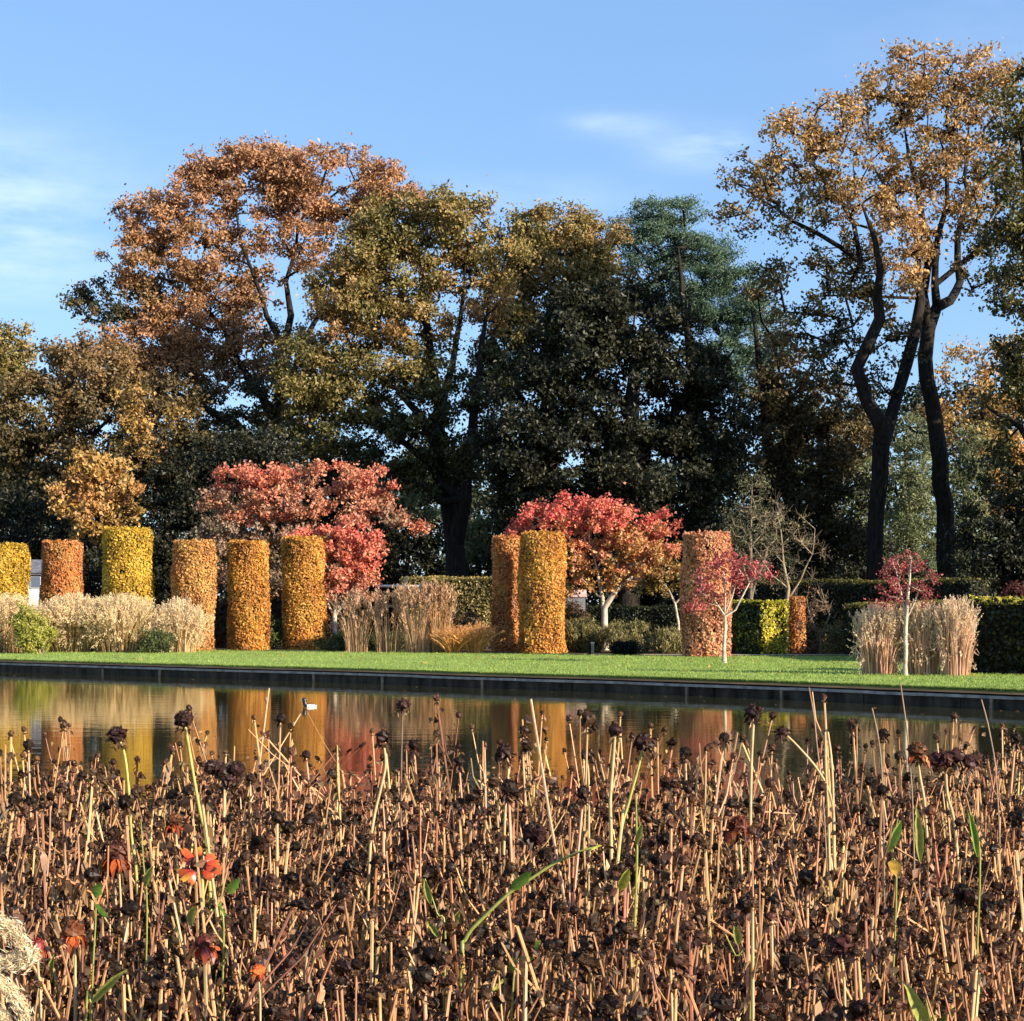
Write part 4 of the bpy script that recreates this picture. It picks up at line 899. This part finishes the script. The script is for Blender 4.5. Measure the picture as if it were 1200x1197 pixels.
def curl_leaf(g, b, d, L, w, rng, col, curl=1.0, m=0):
    """withered leaf: a strip that droops and twists"""
    n = 5; t = np.linspace(0, 1, n)[:, None]; d = norm(np.asarray(d, float))
    P = b+d*L*t*(1-.35*t)+np.array([0, 0, -1.])*curl*L*.6*t**2
    s = norm(np.cross(d, [0, 0, 1.])+rng.normal(0, .3, 3)); tw = rng.normal(0, 1.2)*t
    s2 = norm(s*np.cos(tw)+np.array([0, 0, 1.])*np.sin(tw)); wd = w*np.array([.25, .9, 1, .65, .06])[:, None]
    V = np.empty((2*n, 3)); V[0::2] = P-s2*wd/2; V[1::2] = P+s2*wd/2+rng.normal(0, w*.08, (n, 3))
    g.add(V, [[2*q, 2*q+1, 2*q+3, 2*q+2] for q in range(n-1)], col, m)

def plant_variant(seed, near=True):
    """one dead stalk, base at origin, ~1 m tall: (stem, head, leaves) builders"""
    rng = np.random.default_rng(seed); gs, gh, gl_ = G(), [], G()
    def hd(*a): q = G(); head(q, *a); gh.append(q)
    h = 1.0; lean = rng.normal(0, .07, 2); n = 7; t = np.linspace(0, 1, n)
    P = np.stack([lean[0]*t**1.4, lean[1]*t**1.4, h*t], 1); P[1:-1] += rng.normal(0, .010, (n-2, 3))
    if rng.uniform() < .3:
        a = rng.uniform(0, 2*pi); P[-1] = P[-2]+np.array([cos(a)*.09, sin(a)*.09, rng.uniform(-.03, .06)])
    sc = STRAW[rng.integers(0, len(STRAW))]*rng.uniform(.8, 1.15)
    r0 = rng.uniform(.0024, .0042)
    tube(gs, P, r0*(1.15-.5*t), 5, sc, closed=False)
    style = rng.integers(0, 5)
    if style == 4:   # snapped stalk without head
        pass
    else:
        big_ = rng.uniform() < .28; hd(P[-1]+np.array([0, 0, .004]), rng.uniform(.0105, .0155) if big_ else rng.uniform(.0055, .0095), rng, HEADC[rng.integers(0, 4)])
    if style != 4 and big_:
        for q in range(10):
            a = rng.uniform(0, 2*pi); d = (cos(a), sin(a), rng.uniform(-1.3, .5))
            curl_leaf(gh[-1], P[-1]+norm(np.array(d))*.006, d, rng.uniform(.012, .024), .009, rng, HEADC[rng.integers(0, 4)]*rng.uniform(.8, 2.4), rng.uniform(-.5, 1.5))
    for b in range(rng.integers(1, 4)):     # side branches
        t0 = rng.uniform(.6, .93); b0 = P[0]*0+np.array([np.interp(t0, t, P[:, k]) for k in range(3)])
        a = rng.uniform(0, 2*pi); L = rng.uniform(.05, .16); e_ = b0+np.array([cos(a)*L*.4, sin(a)*L*.4, L]); mid = (b0+e_)/2+np.array([cos(a), sin(a), -.2])*L*.1
        tube(gs, [b0, mid, e_], [r0*.6, r0*.5, r0*.4], 4, sc*.9, closed=False)
        if rng.uniform() < .7: hd(e_, rng.uniform(.004, .0075), rng, HEADC[rng.integers(0, 4)])
    if not gh: hd(P[4]+np.array([.01, 0, 0]), .007, rng, HEADC[0])
    for b in range(rng.integers(8, 15)):
        t0 = rng.uniform(.3, .97); b0 = np.array([np.interp(t0, t, P[:, k]) for k in range(3)]); a = rng.uniform(0, 2*pi)
        c = LEAFC[rng.integers(0, len(LEAFC))]*rng.uniform(.7, 1.3)
        curl_leaf(gl_, b0, (cos(a), sin(a), rng.uniform(-.6, .5)), rng.uniform(.02, .055), rng.uniform(.008, .02), rng, c, rng.uniform(.4, 1.8))
    # crumpled bits
    k = 38; tt = rng.uniform(.4, 1, k); Pp = np.stack([np.interp(tt, t, P[:, q]) for q in range(3)], 1)+rng.normal(0, .012, (k, 3))
    leaves(gl_, Pp, .016, rng, LEAFC[rng.integers(0, len(LEAFC), k)]*rng.uniform(.6, 1.2, (k, 1)), .7)
    return gs, gh, gl_

NV = 26
variants = [plant_variant(1000+i) for i in range(NV)]
rng = np.random.default_rng(77)
# positions: jittered, in front of the camera only
def scatter(n, y0, y1, margin=.25):
    out = []
    while len(out) < n:
        y = (y0**2+rng.uniform()*(y1**2-y0**2))**.5; x = rng.uniform(-1, 1)*(y*.2857*1.06+margin); out.append((x, y))
    return np.array(out)
# individual ones (they show largest)
IND = 285
pos = scatter(IND, 2.15, 3.6, .0)
prot = []
for i in range(12):
    gs, gh, gl_ = variants[i]
    prot.append((gs.mesh('stem', [MAT['dry']], True), [q.mesh('seed_head', [MAT['dry']]) for q in gh], gl_.mesh('withered_leaves', [MAT['dry']])))
for i, (x, y) in enumerate(pos):
    r_ = empty('dead_flower', (x, y, BZ), 'straw brown stalk with small dark seed heads, one of the crowd in the near bed', 'dead flower', 'dead flower stalks in the near bed')
    ty = .5-.10*(y-2.15)/1.35
    sc = rng.normal(1.0, .055)
    if y < 2.6: sc = min(sc, 1.04)
    r_.rotation_euler = (rng.normal(0, .05), rng.normal(0, .05), rng.uniform(0, 6.28)); r_.scale = (1, 1, float(sc))
    me = prot[i % 12]
    for nm, mm in [('stem', me[0]), ('withered_foliage', me[2])]+[('seed_head', q) for q in me[1]]:
        o = bpy.data.objects.new(nm, mm); C.objects.link(o); o.parent = r_
# the rest, as one mass
big = G(); ns = 3900
pos = scatter(ns, 1.75, 5.4, .1)
th = rng.uniform(0, 2*pi, ns); scz = rng.normal(.965, .07, ns)
tall = rng.uniform(size=ns) < .07+.06*(pos[:, 0] > .3); scz[tall] += rng.uniform(.05, .21, tall.sum())*(pos[tall, 1] > 2.6)
scz += .035*np.sin(pos[:, 0]*5.1+1)+.03*np.sin(pos[:, 0]*11.3+pos[:, 1]*2)
scz[pos[:, 1] < 2.3] = np.minimum(scz[pos[:, 1] < 2.3], .97)
tl = rng.normal(0, .075, (ns, 2)); wild = rng.uniform(size=ns) < .22; tl[wild] *= 4.5
cj = np.exp(rng.normal(0, .18, (ns, 1)))*np.array([1, 1, 1])*(1+rng.normal(0, .06, (ns, 3)))
for vi in range(NV):
    ids = np.arange(ns)[np.arange(ns) % NV == vi]; m_ = len(ids)
    gg = G()
    for sub in [variants[vi][0], *variants[vi][1], variants[vi][2]]:
        V, Q, c, mm = sub.arrays(); gg.add(V, Q, c)
    V, Q, c, mm = gg.arrays()
    ca, sa = np.cos(th[ids])[:, None], np.sin(th[ids])[:, None]
    x = V[None, :, 0]*ca-V[None, :, 1]*sa; y = V[None, :, 0]*sa+V[None, :, 1]*ca; z = V[None, :, 2]*scz[ids][:, None]
    x = x+tl[ids, :1]*z+pos[ids, :1]; y = y+tl[ids, 1:]*z+pos[ids, 1:]
    W = np.stack([x, y, z+BZ], -1).reshape(-1, 3)
    QQ = (Q[None]+(np.arange(m_)*len(V))[:, None, None]).reshape(-1, 4)
    cc = (c[None]*cj[ids][:, None]).reshape(-1, 3)
    big.add(W, QQ, np.clip(cc, 0, .85))
tag(big.build('dead_flower_mass', MAT['dry']), 'dense crowd of dead straw coloured stalks and dark seed heads filling the near bank', 'dead flowers', kind='stuff')

# ---- the ones that stand out
def stalk(label, pts, D, headpx=0, col=(.45, .42, .12), rpx=2.4, seed=0, headcol=None, name='dead_flower', cat='dead flower', kids=(), shape='dome', hcol=None, group=None, ground=True):
    """pts from the top down, photo pixels; continues down to the soil"""
    rng = np.random.default_rng(seed+5000); D = float(np.clip(.45*F/(pts[0][1]-HY), 1.9, 3.5))
    P = [at(px, py, D) for px, py in pts]
    if ground:
        b = P[-1]+(P[-1]-P[-2])*.6; P.append(np.array([b[0], D, max(BZ+.3, b[2]-.2)])); P.append(np.array([b[0], D, BZ-.01]))
    P = np.array(P)[::-1]
    root = empty(name, P[0], label, cat, group)
    g = G(); n = len(P); tt = np.linspace(0, n-1, 4*n); Ps = smooth_line(P[:, :], 4)
    tube(g, Ps, np.linspace(1.0, .75, len(Ps))*rpx*.78*D/F/2, 6, np.array(col)); g.build('stem', MAT['dry'], root, smooth=True)
    if headpx:
        hc = np.array(hcol if hcol is not None else (.035, .016, .012))
        g = G(); r = headpx*D/F/2; head(g, P[-1], r*.85, rng, hc)
        if shape == 'ragged':
            k = 16; a = rng.uniform(0, 2*pi, k); d = np.stack([np.cos(a), np.sin(a), rng.uniform(-1, .6, k)], 1)
            for q in range(k): curl_leaf(g, P[-1]+norm(d[q])*r*.5, d[q], r*1.1, r*.45, rng, hc*rng.uniform(.8, 2.2), rng.uniform(-.6, 1.4))
        if shape == 'rust':
            k = 18; a = rng.uniform(0, 2*pi, k)
            for q in range(k):
                d = np.array([cos(a[q]), sin(a[q]), -.4]); c_ = [(.5, .10, .02), (.35, .06, .02), (.6, .24, .03), (.2, .05, .02)][rng.integers(0, 4)]
                curl_leaf(g, P[-1]+norm(d)*r*.6+np.array([0, 0, -r*.2]), d, r*1.0, r*.5, rng, np.array(c_), rng.uniform(.6, 2))
        g.build('seed_head', MAT['dry'], root)
    return root, P

YG = (.46, .44, .12); ST = (.62, .45, .22)
stalk('tall yellow green stalk with ragged dark head, standing over the yellow reflection', [(137, 862), (146, 885), (151, 930), (154, 980), (160, 1030)], 2.4, 25, YG, 5.5, 1, shape='ragged')
stalk('tall yellow green stalk with smooth round dark head, highest on the left', [(215, 843), (219, 862), (226, 905), (234, 950), (243, 1000)], 2.4, 25, YG, 6, 2)
root, _ = stalk('stalk with a clump of three dark seed heads left of the scarlet reflection', [(262, 905), (263, 930), (262, 980)], 2.6, 22, ST, 5, 3, shape='ragged')
for px, py in ((250, 900), (277, 902), (268, 914)):
    g = G(); head(g, at(px, py, 3.5), 10*3.5/F, np.random.default_rng(px), np.array((.035, .016, .014))); g.build('seed_head', MAT['dry'], root)
stalk('thin stalk with dark crumpled head rising before the dark pond wall on the left', [(472, 826), (471, 860), (470, 930)], 3.6, 17, (.22, .14, .1), 3, 4, shape='ragged')
stalk('bent straw stalk with flat dark head beside the white capped stalk', [(448, 864), (452, 895), (446, 925), (438, 960), (433, 1010)], 2.9, 19, ST, 5, 5, shape='ragged')
stalk('tall straw stalk with small flat cap in the middle of the bed', [(721, 856), (718, 900), (715, 940), (716, 980)], 2.7, 18, ST, 6, 6)
stalk('yellow green stalk leaning right under a broad dark brown head', [(755, 870), (748, 900), (737, 940), (726, 990)], 2.5, 26, YG, 5, 7, shape='ragged')
stalk('tall stalk with two stacked dark heads against the pond wall on the right', [(884, 835), (882, 865), (880, 920)], 3.1, 22, ST, 5, 8, shape='ragged')
stalk('leaning straw stalk with dark tip right of the stacked heads', [(917, 858), (935, 875), (960, 905), (975, 940), (978, 1000)], 2.7, 18, ST, 4.5, 9, shape='ragged')
root, _ = stalk('stalk with broad rust and gold dried flower against the cream grass reflection', [(1075, 880), (1078, 910), (1085, 960)], 2.5, 25, ST, 5, 10, shape='rust', hcol=(.12, .05, .02))
root, _ = stalk('stalk with a row of red brown heads right of the rust and gold flower', [(1108, 890), (1110, 930), (1120, 980)], 2.5, 24, ST, 5.5, 11, shape='ragged', hcol=(.06, .02, .016))
for px, py in ((1096, 890), (1122, 886), (1134, 893)):
    g = G(); head(g, at(px, py, 3.5), 9*3.5/F, np.random.default_rng(px), np.array((.05, .018, .016))); g.build('seed_head', MAT['dry'], root)
stalk('brown orange dried flower below the ragged tall head on the left', [(138, 998), (140, 1030), (142, 1080)], 2.35, 34, ST, 4, 12, shape='rust', hcol=(.10, .035, .02))
stalk('small gold brown dried flower left of the three clumped heads', [(205, 962), (207, 990), (208, 1040)], 2.5, 22, ST, 4, 13, shape='rust', hcol=(.10, .04, .015))
stalk('rust coloured dried flower among the stalks on the right', [(865, 968), (868, 1000), (870, 1050)], 2.4, 28, ST, 4.5, 14, shape='rust', hcol=(.12, .03, .015))
stalk('large very dark seed head in the middle of the bed', [(626, 978), (625, 1010), (626, 1060)], 2.3, 34, ST, 5, 15, shape='ragged', hcol=(.03, .012, .010))
stalk('large dark seed head below the thin stalk on the pond wall', [(485, 975), (488, 1010), (490, 1060)], 2.3, 32, ST, 5, 16, shape='ragged', hcol=(.04, .016, .010))
stalk('dark maroon seed head low on the right side of the bed', [(985, 1108), (988, 1140), (990, 1180)], 2.1, 30, ST, 5, 17, shape='ragged', hcol=(.045, .015, .012))
stalk('orange brown withered flower low on the left edge of the bed', [(86, 1090), (88, 1120), (88, 1170)], 2.05, 30, ST, 5, 18, shape='rust', hcol=(.15, .05, .02))
stalk('small crimson withered flower beside the cream plume', [(43, 1108), (45, 1140), (48, 1180)], 2.0, 20, ST, 5, 19, shape='rust', hcol=(.25, .03, .03))
stalk('small vivid orange withered bloom below the rusty flower', [(302, 1138), (304, 1160), (305, 1190)], 2.0, 18, ST, 4, 20, shape='rust', hcol=(.6, .13, .03))
stalk('dark seed head on a pinkish stalk below the red reflection of the wall', [(592, 882), (596, 900), (592, 950)], 2.8, 22, ST, 4.5, 21, shape='ragged')
stalk('dark seed head left of the sapling reflection', [(688, 885), (690, 920), (690, 960)], 3.0, 18, ST, 4, 22, shape='ragged')
for i, pts in enumerate([[(948, 806), (954, 840), (957, 870), (966, 960)], [(970, 858), (975, 900), (977, 980)], [(1022, 830), (1030, 870), (1034, 920)], [(1055, 800), (1062, 850), (1066, 890), (1070, 960)], [(1150, 820), (1160, 860), (1168, 920)], [(967, 858), (968, 905), (971, 970)]]):
    lab = ['thin headless stalk tip crossing the pond wall below the bright hedge shadow', 'straight headless straw stalk standing in open water reflection on the right', 'thin slanting headless stalk left of the rust and gold flower',
           'tallest thin headless stalk, crossing pond wall and lawn edge on the right', 'thin headless stalk crossing the pond wall near the right edge', 'straw stalk with broken pale top beside the straight headless stalk'][i]
    stalk(lab, pts, 2.9, 0, ST if i in (1, 5) else (.35, .24, .16), 4.5 if i in (1, 5) else 2.6, 30+i, name='bare_stalk', cat='dead stalk', group='headless stalks standing above the bed')

# living green bits
GR = np.array((.20, .34, .05)); LM = np.array((.36, .38, .08))
def green(label, pts, D, leavs, rpx=5, col=LM, seed=0, ground=True):
    rng = np.random.default_rng(seed+7000); D *= 1.22
    P = [at(px, py, D) for px, py in pts]; 
    if ground: b = P[-1]; P.append(np.array([b[0]-.02, D+.01, (b[2]+BZ)/2])); P.append(np.array([b[0]-.02, D+.02, BZ-.01]))
    P = np.array(P)[::-1]; root = empty('green_shoot', P[0], label, 'green shoot')
    g = G(); Ps = smooth_line(P, 5); tube(g, Ps, np.linspace(1.0, .4, len(Ps))*rpx*.85*D/F/2, 6, col); g.build('stem', MAT['petal'], root, smooth=True)
    for (x0, y0, x1, y1, w, c) in leavs:
        a, b = at(x0, y0, D-.01), at(x1, y1, D-.05); n = 7; t = np.linspace(0, 1, n)[:, None]
        Pl = a*(1-t)+b*t+np.array([0, -.01, .004])*np.sin(pi*t)+rng.normal(0, M(w, D)*.06, (n, 3)); s_ = norm(np.cross(b-a, [0, 1, .4])); wd = M(w, D)/2*np.array([.2, .8, 1, .95, .75, .4, .04])[:, None]
        V = np.empty((3*n, 3)); V[0::3] = Pl-s_*wd; V[1::3] = Pl+np.array([0, .006, 0])*wd/M(w, D)*2; V[2::3] = Pl+s_*wd
        g = G(); g.add(V, [[3*q, 3*q+1, 3*q+4, 3*q+3] for q in range(n-1)]+[[3*q+1, 3*q+2, 3*q+5, 3*q+4] for q in range(n-1)], np.array(c)*rng.uniform(.9, 1.1)); g.build('leaf', MAT['petal'], root, smooth=True)
green('long green shoot arching diagonally up to the right in the middle of the bed', [(702, 992), (680, 998), (650, 1012), (625, 1028), (598, 1046), (570, 1072), (545, 1102), (540, 1150)], 2.05, [(600, 1044, 624, 1022, 14, GR), (705, 991, 690, 999, 6, LM)], 7)
green('green leaf pair low in the middle of the bed', [(612, 1095), (606, 1130), (600, 1180)], 2.05, [(598, 1138, 634, 1102, 20, GR*.9), (590, 1150, 575, 1165, 12, LM)], 4)
green('bright lime leaf at the lower right of the bed', [(1085, 1170), (1090, 1197), (1095, 1230)], 1.95, [(1090, 1215, 1058, 1150, 16, LM*1.1)], 5)
green('green leaves on a stalk left of the orange red flower', [(112, 1035), (112, 1080), (108, 1160)], 2.15, [(112, 1062, 130, 1078, 14, GR), (112, 1052, 120, 1036, 12, GR*1.3)], 4)
green('green blade at the bottom left of the bed', [(148, 1138), (130, 1150), (108, 1175), (100, 1200)], 1.95, [(108, 1176, 150, 1136, 10, LM)], 5)
green('small green leaves just below the orange red flower', [(262, 1035), (258, 1070), (262, 1120)], 2.15, [(268, 1048, 282, 1030, 12, GR*1.3), (256, 1060, 268, 1076, 12, GR*1.4), (222, 1085, 230, 1062, 10, LM), (227, 1170, 229, 1130, 10, GR*1.2)], 4)
green('yellow leaf curled on a green stalk right of the long green shoot', [(745, 930), (746, 980), (745, 1050)], 2.2, [(727, 1045, 737, 1018, 12, (.55, .5, .06)), (746, 990, 752, 965, 8, LM)], 5)
green('green and yellow leaves on the stalks below the rust and gold flower', [(1052, 960), (1046, 1000), (1050, 1060)], 2.3, [(1040, 1000, 1056, 962, 12, GR*1.3), (1044, 1008, 1052, 1030, 14, (.6, .36, .05)), (1078, 1010, 1074, 945, 10, LM)], 4)
green('narrow green blade standing near the right edge', [(1140, 955), (1144, 990), (1148, 1040)], 2.3, [(1146, 1005, 1134, 950, 8, GR)], 4)
green('green stalk with upright leaves at the lower left of the orange bits', [(165, 960), (168, 1010), (172, 1100)], 2.3, [(170, 1040, 180, 1015, 8, LM), (60, 1150, 64, 1118, 7, LM)], 3.5)
green('lime stalk with narrow leaves in the lower middle of the bed', [(498, 1030), (512, 1070), (522, 1120)], 2.2, [(505, 1060, 497, 1030, 8, LM), (530, 1090, 540, 1066, 8, LM), (515, 1100, 500, 1080, 7, LM)], 4)
green('green leaves low near the lower right corner', [(850, 1095), (862, 1120), (880, 1150)], 2.1, [(866, 1108, 860, 1085, 10, LM), (1100, 1200, 1120, 1180, 10, GR)], 4)

# red and orange flower still in bloom
D = 2.9; c = at(232, 1013, D); rng = np.random.default_rng(4); K_ = D/2.15
root = empty('helenium_flower', (c[0]+.005, D+.02, BZ), 'orange red flower in full bloom with dark centre near the left of the bed', 'flower')
ax = norm(np.array([.08, -.74, .66])); e1 = norm(np.cross(ax, [0, 0, 1.])); e2 = np.cross(ax, e1)
g = G(); tube(g, smooth_line([np.array([c[0]+.005, D+.02, BZ]), np.array([c[0]+.01, D+.03, .7]), c+np.array([.004, .02, -.05]), c-ax*.012], 5), .0032, 6, (.38, .38, .12)); g.build('stem', MAT['dry'], root, smooth=True)
g = G(); head(g, c, .0098*K_, rng, np.array((.035, .010, .010)), fringe=False); g.build('flower_centre', MAT['dry'], root)
np_ = 15
for k in range(np_):
    a = 2*pi*k/np_+rng.normal(0, .10)
    if k in (4, 5): continue     # missing petals, as in the photo
    fwd = norm(e1*cos(a)+e2*sin(a)-ax*rng.uniform(-.1, .3)); b0 = c+fwd*.0105*K_-ax*.003
    s_ = norm(np.cross(fwd, ax)+ax*rng.normal(0, .35)); n = 6; t = np.linspace(0, 1, n)[:, None]; Lp = rng.uniform(.013, .021)*K_
    Pp = b0+fwd*Lp*t-ax*.007*t**2*rng.uniform(-.6, 1.8); wd = .0056*K_*rng.uniform(.75, 1.1)*np.array([.45, .8, 1, 1.05, .95, .6])[:, None]
    V = np.empty((3*n, 3)); V[0::3] = Pp-s_*wd; V[1::3] = Pp+ax*.0016; V[2::3] = Pp+s_*wd; V[-2] = V[-2]-fwd*.003
    tipc = np.array((.74, .38, .04)) if rng.uniform() < .35 else np.array((.66, .15, .03)); basec = np.array((.58, .05, .02)); col = np.array([basec*(1-u)+tipc*u for u in np.linspace(0, 1, n-1)]*2)*rng.uniform(.7, 1.1)
    g = G(); g.add(V, [[3*q, 3*q+1, 3*q+4, 3*q+3] for q in range(n-1)]+[[3*q+1, 3*q+2, 3*q+5, 3*q+4] for q in range(n-1)], col); g.build('petal', MAT['petal'], root, smooth=True)
# wilted one below
c = at(238, 1105, 2.4); root = empty('helenium_flower', (c[0], 2.42, BZ), 'wilting rust red flower with crumpled petals below the bright one', 'flower')
g = G(); tube(g, [(c[0], 2.42, BZ), (c[0]+.01, 2.42, .7), c+np.array([0, .01, 0])], .0027, 6, (.38, .3, .14)); g.build('stem', MAT['dry'], root)
g = G(); head(g, c, .010, rng, np.array((.10, .02, .015)), fringe=False); g.build('flower_centre', MAT['dry'], root)
for k in range(13):
    a = rng.uniform(0, 2*pi); g = G(); d = np.array([cos(a), sin(a)*.8, -.5+.3*rng.normal()])
    col = [(.42, .06, .025), (.55, .12, .03), (.30, .05, .03), (.6, .2, .03)][k % 4]
    curl_leaf(g, c+norm(d)*.008, d, .026, .012, rng, np.array(col), rng.uniform(0, 1.2)); g.build('petal', MAT['petal'], root)

# cream plume in the lower left corner
rng = np.random.default_rng(8); D = 1.8
root = empty('plume_grass', (X(-30, D), D, BZ), 'fluffy cream grass plume hanging into the lower left corner', 'grass plume')
for k, pts in enumerate([[(-40, 1090), (-5, 1080), (18, 1095), (34, 1120)], [(-45, 1135), (-10, 1128), (20, 1128), (40, 1118)], [(-40, 1150), (-5, 1150), (15, 1165), (30, 1192)], [(-50, 1190), (-20, 1180), (0, 1190), (12, 1215)]]):
    P = smooth_line([at(px, py, D) for px, py in pts], 8)
    g = G(); kk_ = 1100; ii = rng.uniform(0, len(P)-1.01, kk_); i0 = ii.astype(int); f = (ii-i0)[:, None]
    Q = P[i0]*(1-f)+P[i0+1]*f; dd = norm(P[i0+1]-P[i0]); rr = rng.normal(0, .0042, (kk_, 3)); cc = np.array((.85, .66, .42))*np.exp(rng.normal(0, .15, (kk_, 1)))
    dirs = norm(dd+rng.normal(0, .35, (kk_, 3)))
    for q in range(0, kk_, 50): leaves(g, (Q+rr)[q:q+50], .009, rng, np.clip(cc[q:q+50], 0, .85), .14, udir=dirs[q:q+50], uj=.25)
    g.build('plume', MAT['petal'], root)
    g = G(); tube(g, np.vstack([[[X(-60, D), D, BZ]], [[X(-75, D), D, 1.2]], P]), .0014, 4, (.5, .36, .2)); g.build('stem', MAT['dry'], root)

# ------------------------------------------------------------------ light, sky, camera
EL, TH = 21.0, 57.0       # sun height; degrees to the right of straight behind the camera
sd = np.array([sin(R(TH))*cos(R(EL)), -cos(R(TH))*cos(R(EL)), sin(R(EL))])
sun = bpy.data.lights.new('sun', 'SUN'); sun.energy = 4.9; sun.angle = R(.5); sun.color = (1.0, .88, .71)
so = bpy.data.objects.new('sun', sun); C.objects.link(so)
import mathutils
so.rotation_euler = mathutils.Vector((-sd).tolist()).to_track_quat('-Z', 'Y').to_euler(); so.location = (30, -20, 40)
w = bpy.data.worlds.new('World'); bpy.context.scene.world = w; w.use_nodes = True
N, L = w.node_tree.nodes, w.node_tree.links; N.clear()
out = N.new('ShaderNodeOutputWorld'); bg = N.new('ShaderNodeBackground'); bg.inputs['Strength'].default_value = .110
sky = N.new('ShaderNodeTexSky'); sky.sky_type = 'NISHITA'; sky.sun_disc = False; sky.sun_elevation = R(EL); sky.sun_rotation = math.atan2(sd[0], sd[1])
sky.air_density = 1.0; sky.dust_density = .3; sky.ozone_density = 3.5
tc = N.new('ShaderNodeTexCoord'); mp = N.new('ShaderNodeMapping'); mp.inputs['Scale'].default_value = (6, 1, 22)
no = N.new('ShaderNodeTexNoise'); no.inputs['Scale'].default_value = 1.6; no.inputs['Detail'].default_value = 7; no.inputs['Roughness'].default_value = .6
L.new(tc.outputs['Generated'], mp.inputs['Vector']); L.new(mp.outputs[0], no.inputs['Vector'])
def mth(op, a, b=None):
    q = N.new('ShaderNodeMath'); q.operation = op
    for i, v in enumerate((a, b)):
        if v is None: continue
        if isinstance(v, (int, float)): q.inputs[i].default_value = v
        else: L.new(v, q.inputs[i])
    return q.outputs[0]
sx = N.new('ShaderNodeSeparateXYZ'); L.new(tc.outputs['Generated'], sx.inputs[0])
uu, vv = sx.outputs[0], sx.outputs[2]
tot = None
for (ax_, az_, wx_, wz_, am) in [(-.30, .215, .09, .032, 1.0), (-.27, .185, .05, .02, .5), (.055, .262, .025, .006, .55), (.105, .250, .03, .010, .8), (0.0, .225, .06, .012, .35), (.5, .3, .2, .05, .6), (-.7, .25, .2, .06, .7)]:
    dx = mth('DIVIDE', mth('SUBTRACT', uu, ax_), wx_); dz = mth('DIVIDE', mth('SUBTRACT', vv, az_), wz_)
    e_ = mth('MULTIPLY', mth('EXPONENT', mth('MULTIPLY', mth('ADD', mth('MULTIPLY', dx, dx), mth('MULTIPLY', dz, dz)), -1.0)), am)
    tot = e_ if tot is None else mth('ADD', tot, e_)
mr = N.new('ShaderNodeMapRange'); mr.inputs[1].default_value = .35; mr.inputs[2].default_value = .75; L.new(no.outputs['Fac'], mr.inputs[0])
fac = mth('MULTIPLY', tot, mr.outputs[0])
fac = mth('MINIMUM', fac, .8)
hs = N.new('ShaderNodeHueSaturation'); hs.inputs['Saturation'].default_value = 1.0; hs.inputs['Hue'].default_value = .503; L.new(sky.outputs[0], hs.inputs['Color'])
me_ = N.new('ShaderNodeMix'); me_.data_type = 'RGBA'; me_.inputs['Factor'].default_value = .5; L.new(hs.outputs[0], me_.inputs['A']); me_.inputs['B'].default_value = (1.15, 2.15, 3.9, 1)
mx = N.new('ShaderNodeMix'); mx.data_type = 'RGBA'; L.new(fac, mx.inputs['Factor']); L.new(me_.outputs['Result'], mx.inputs['A']); mx.inputs['B'].default_value = (4.2, 5.0, 6.0, 1)
L.new(mx.outputs['Result'], bg.inputs['Color']); L.new(bg.outputs[0], out.inputs[0])

cam = bpy.data.cameras.new('camera'); cam.sensor_width = 36; cam.lens = 36*F/1200; cam.clip_end = 4000; cam.clip_start = .05
cam.shift_y = (HY-598.5)/1200
co = bpy.data.objects.new('camera', cam); C.objects.link(co); co.location = (0, 0, CZ); co.rotation_euler = (pi/2, 0, 0)
sc = bpy.context.scene; sc.camera = co
sc.view_settings.view_transform = 'Standard'; sc.view_settings.look = 'None'; sc.view_settings.gamma = 1; sc.view_settings.exposure = 1.12
sc.cycles.max_bounces = 5; sc.cycles.diffuse_bounces = 2; sc.cycles.glossy_bounces = 2; sc.cycles.transmission_bounces = 2
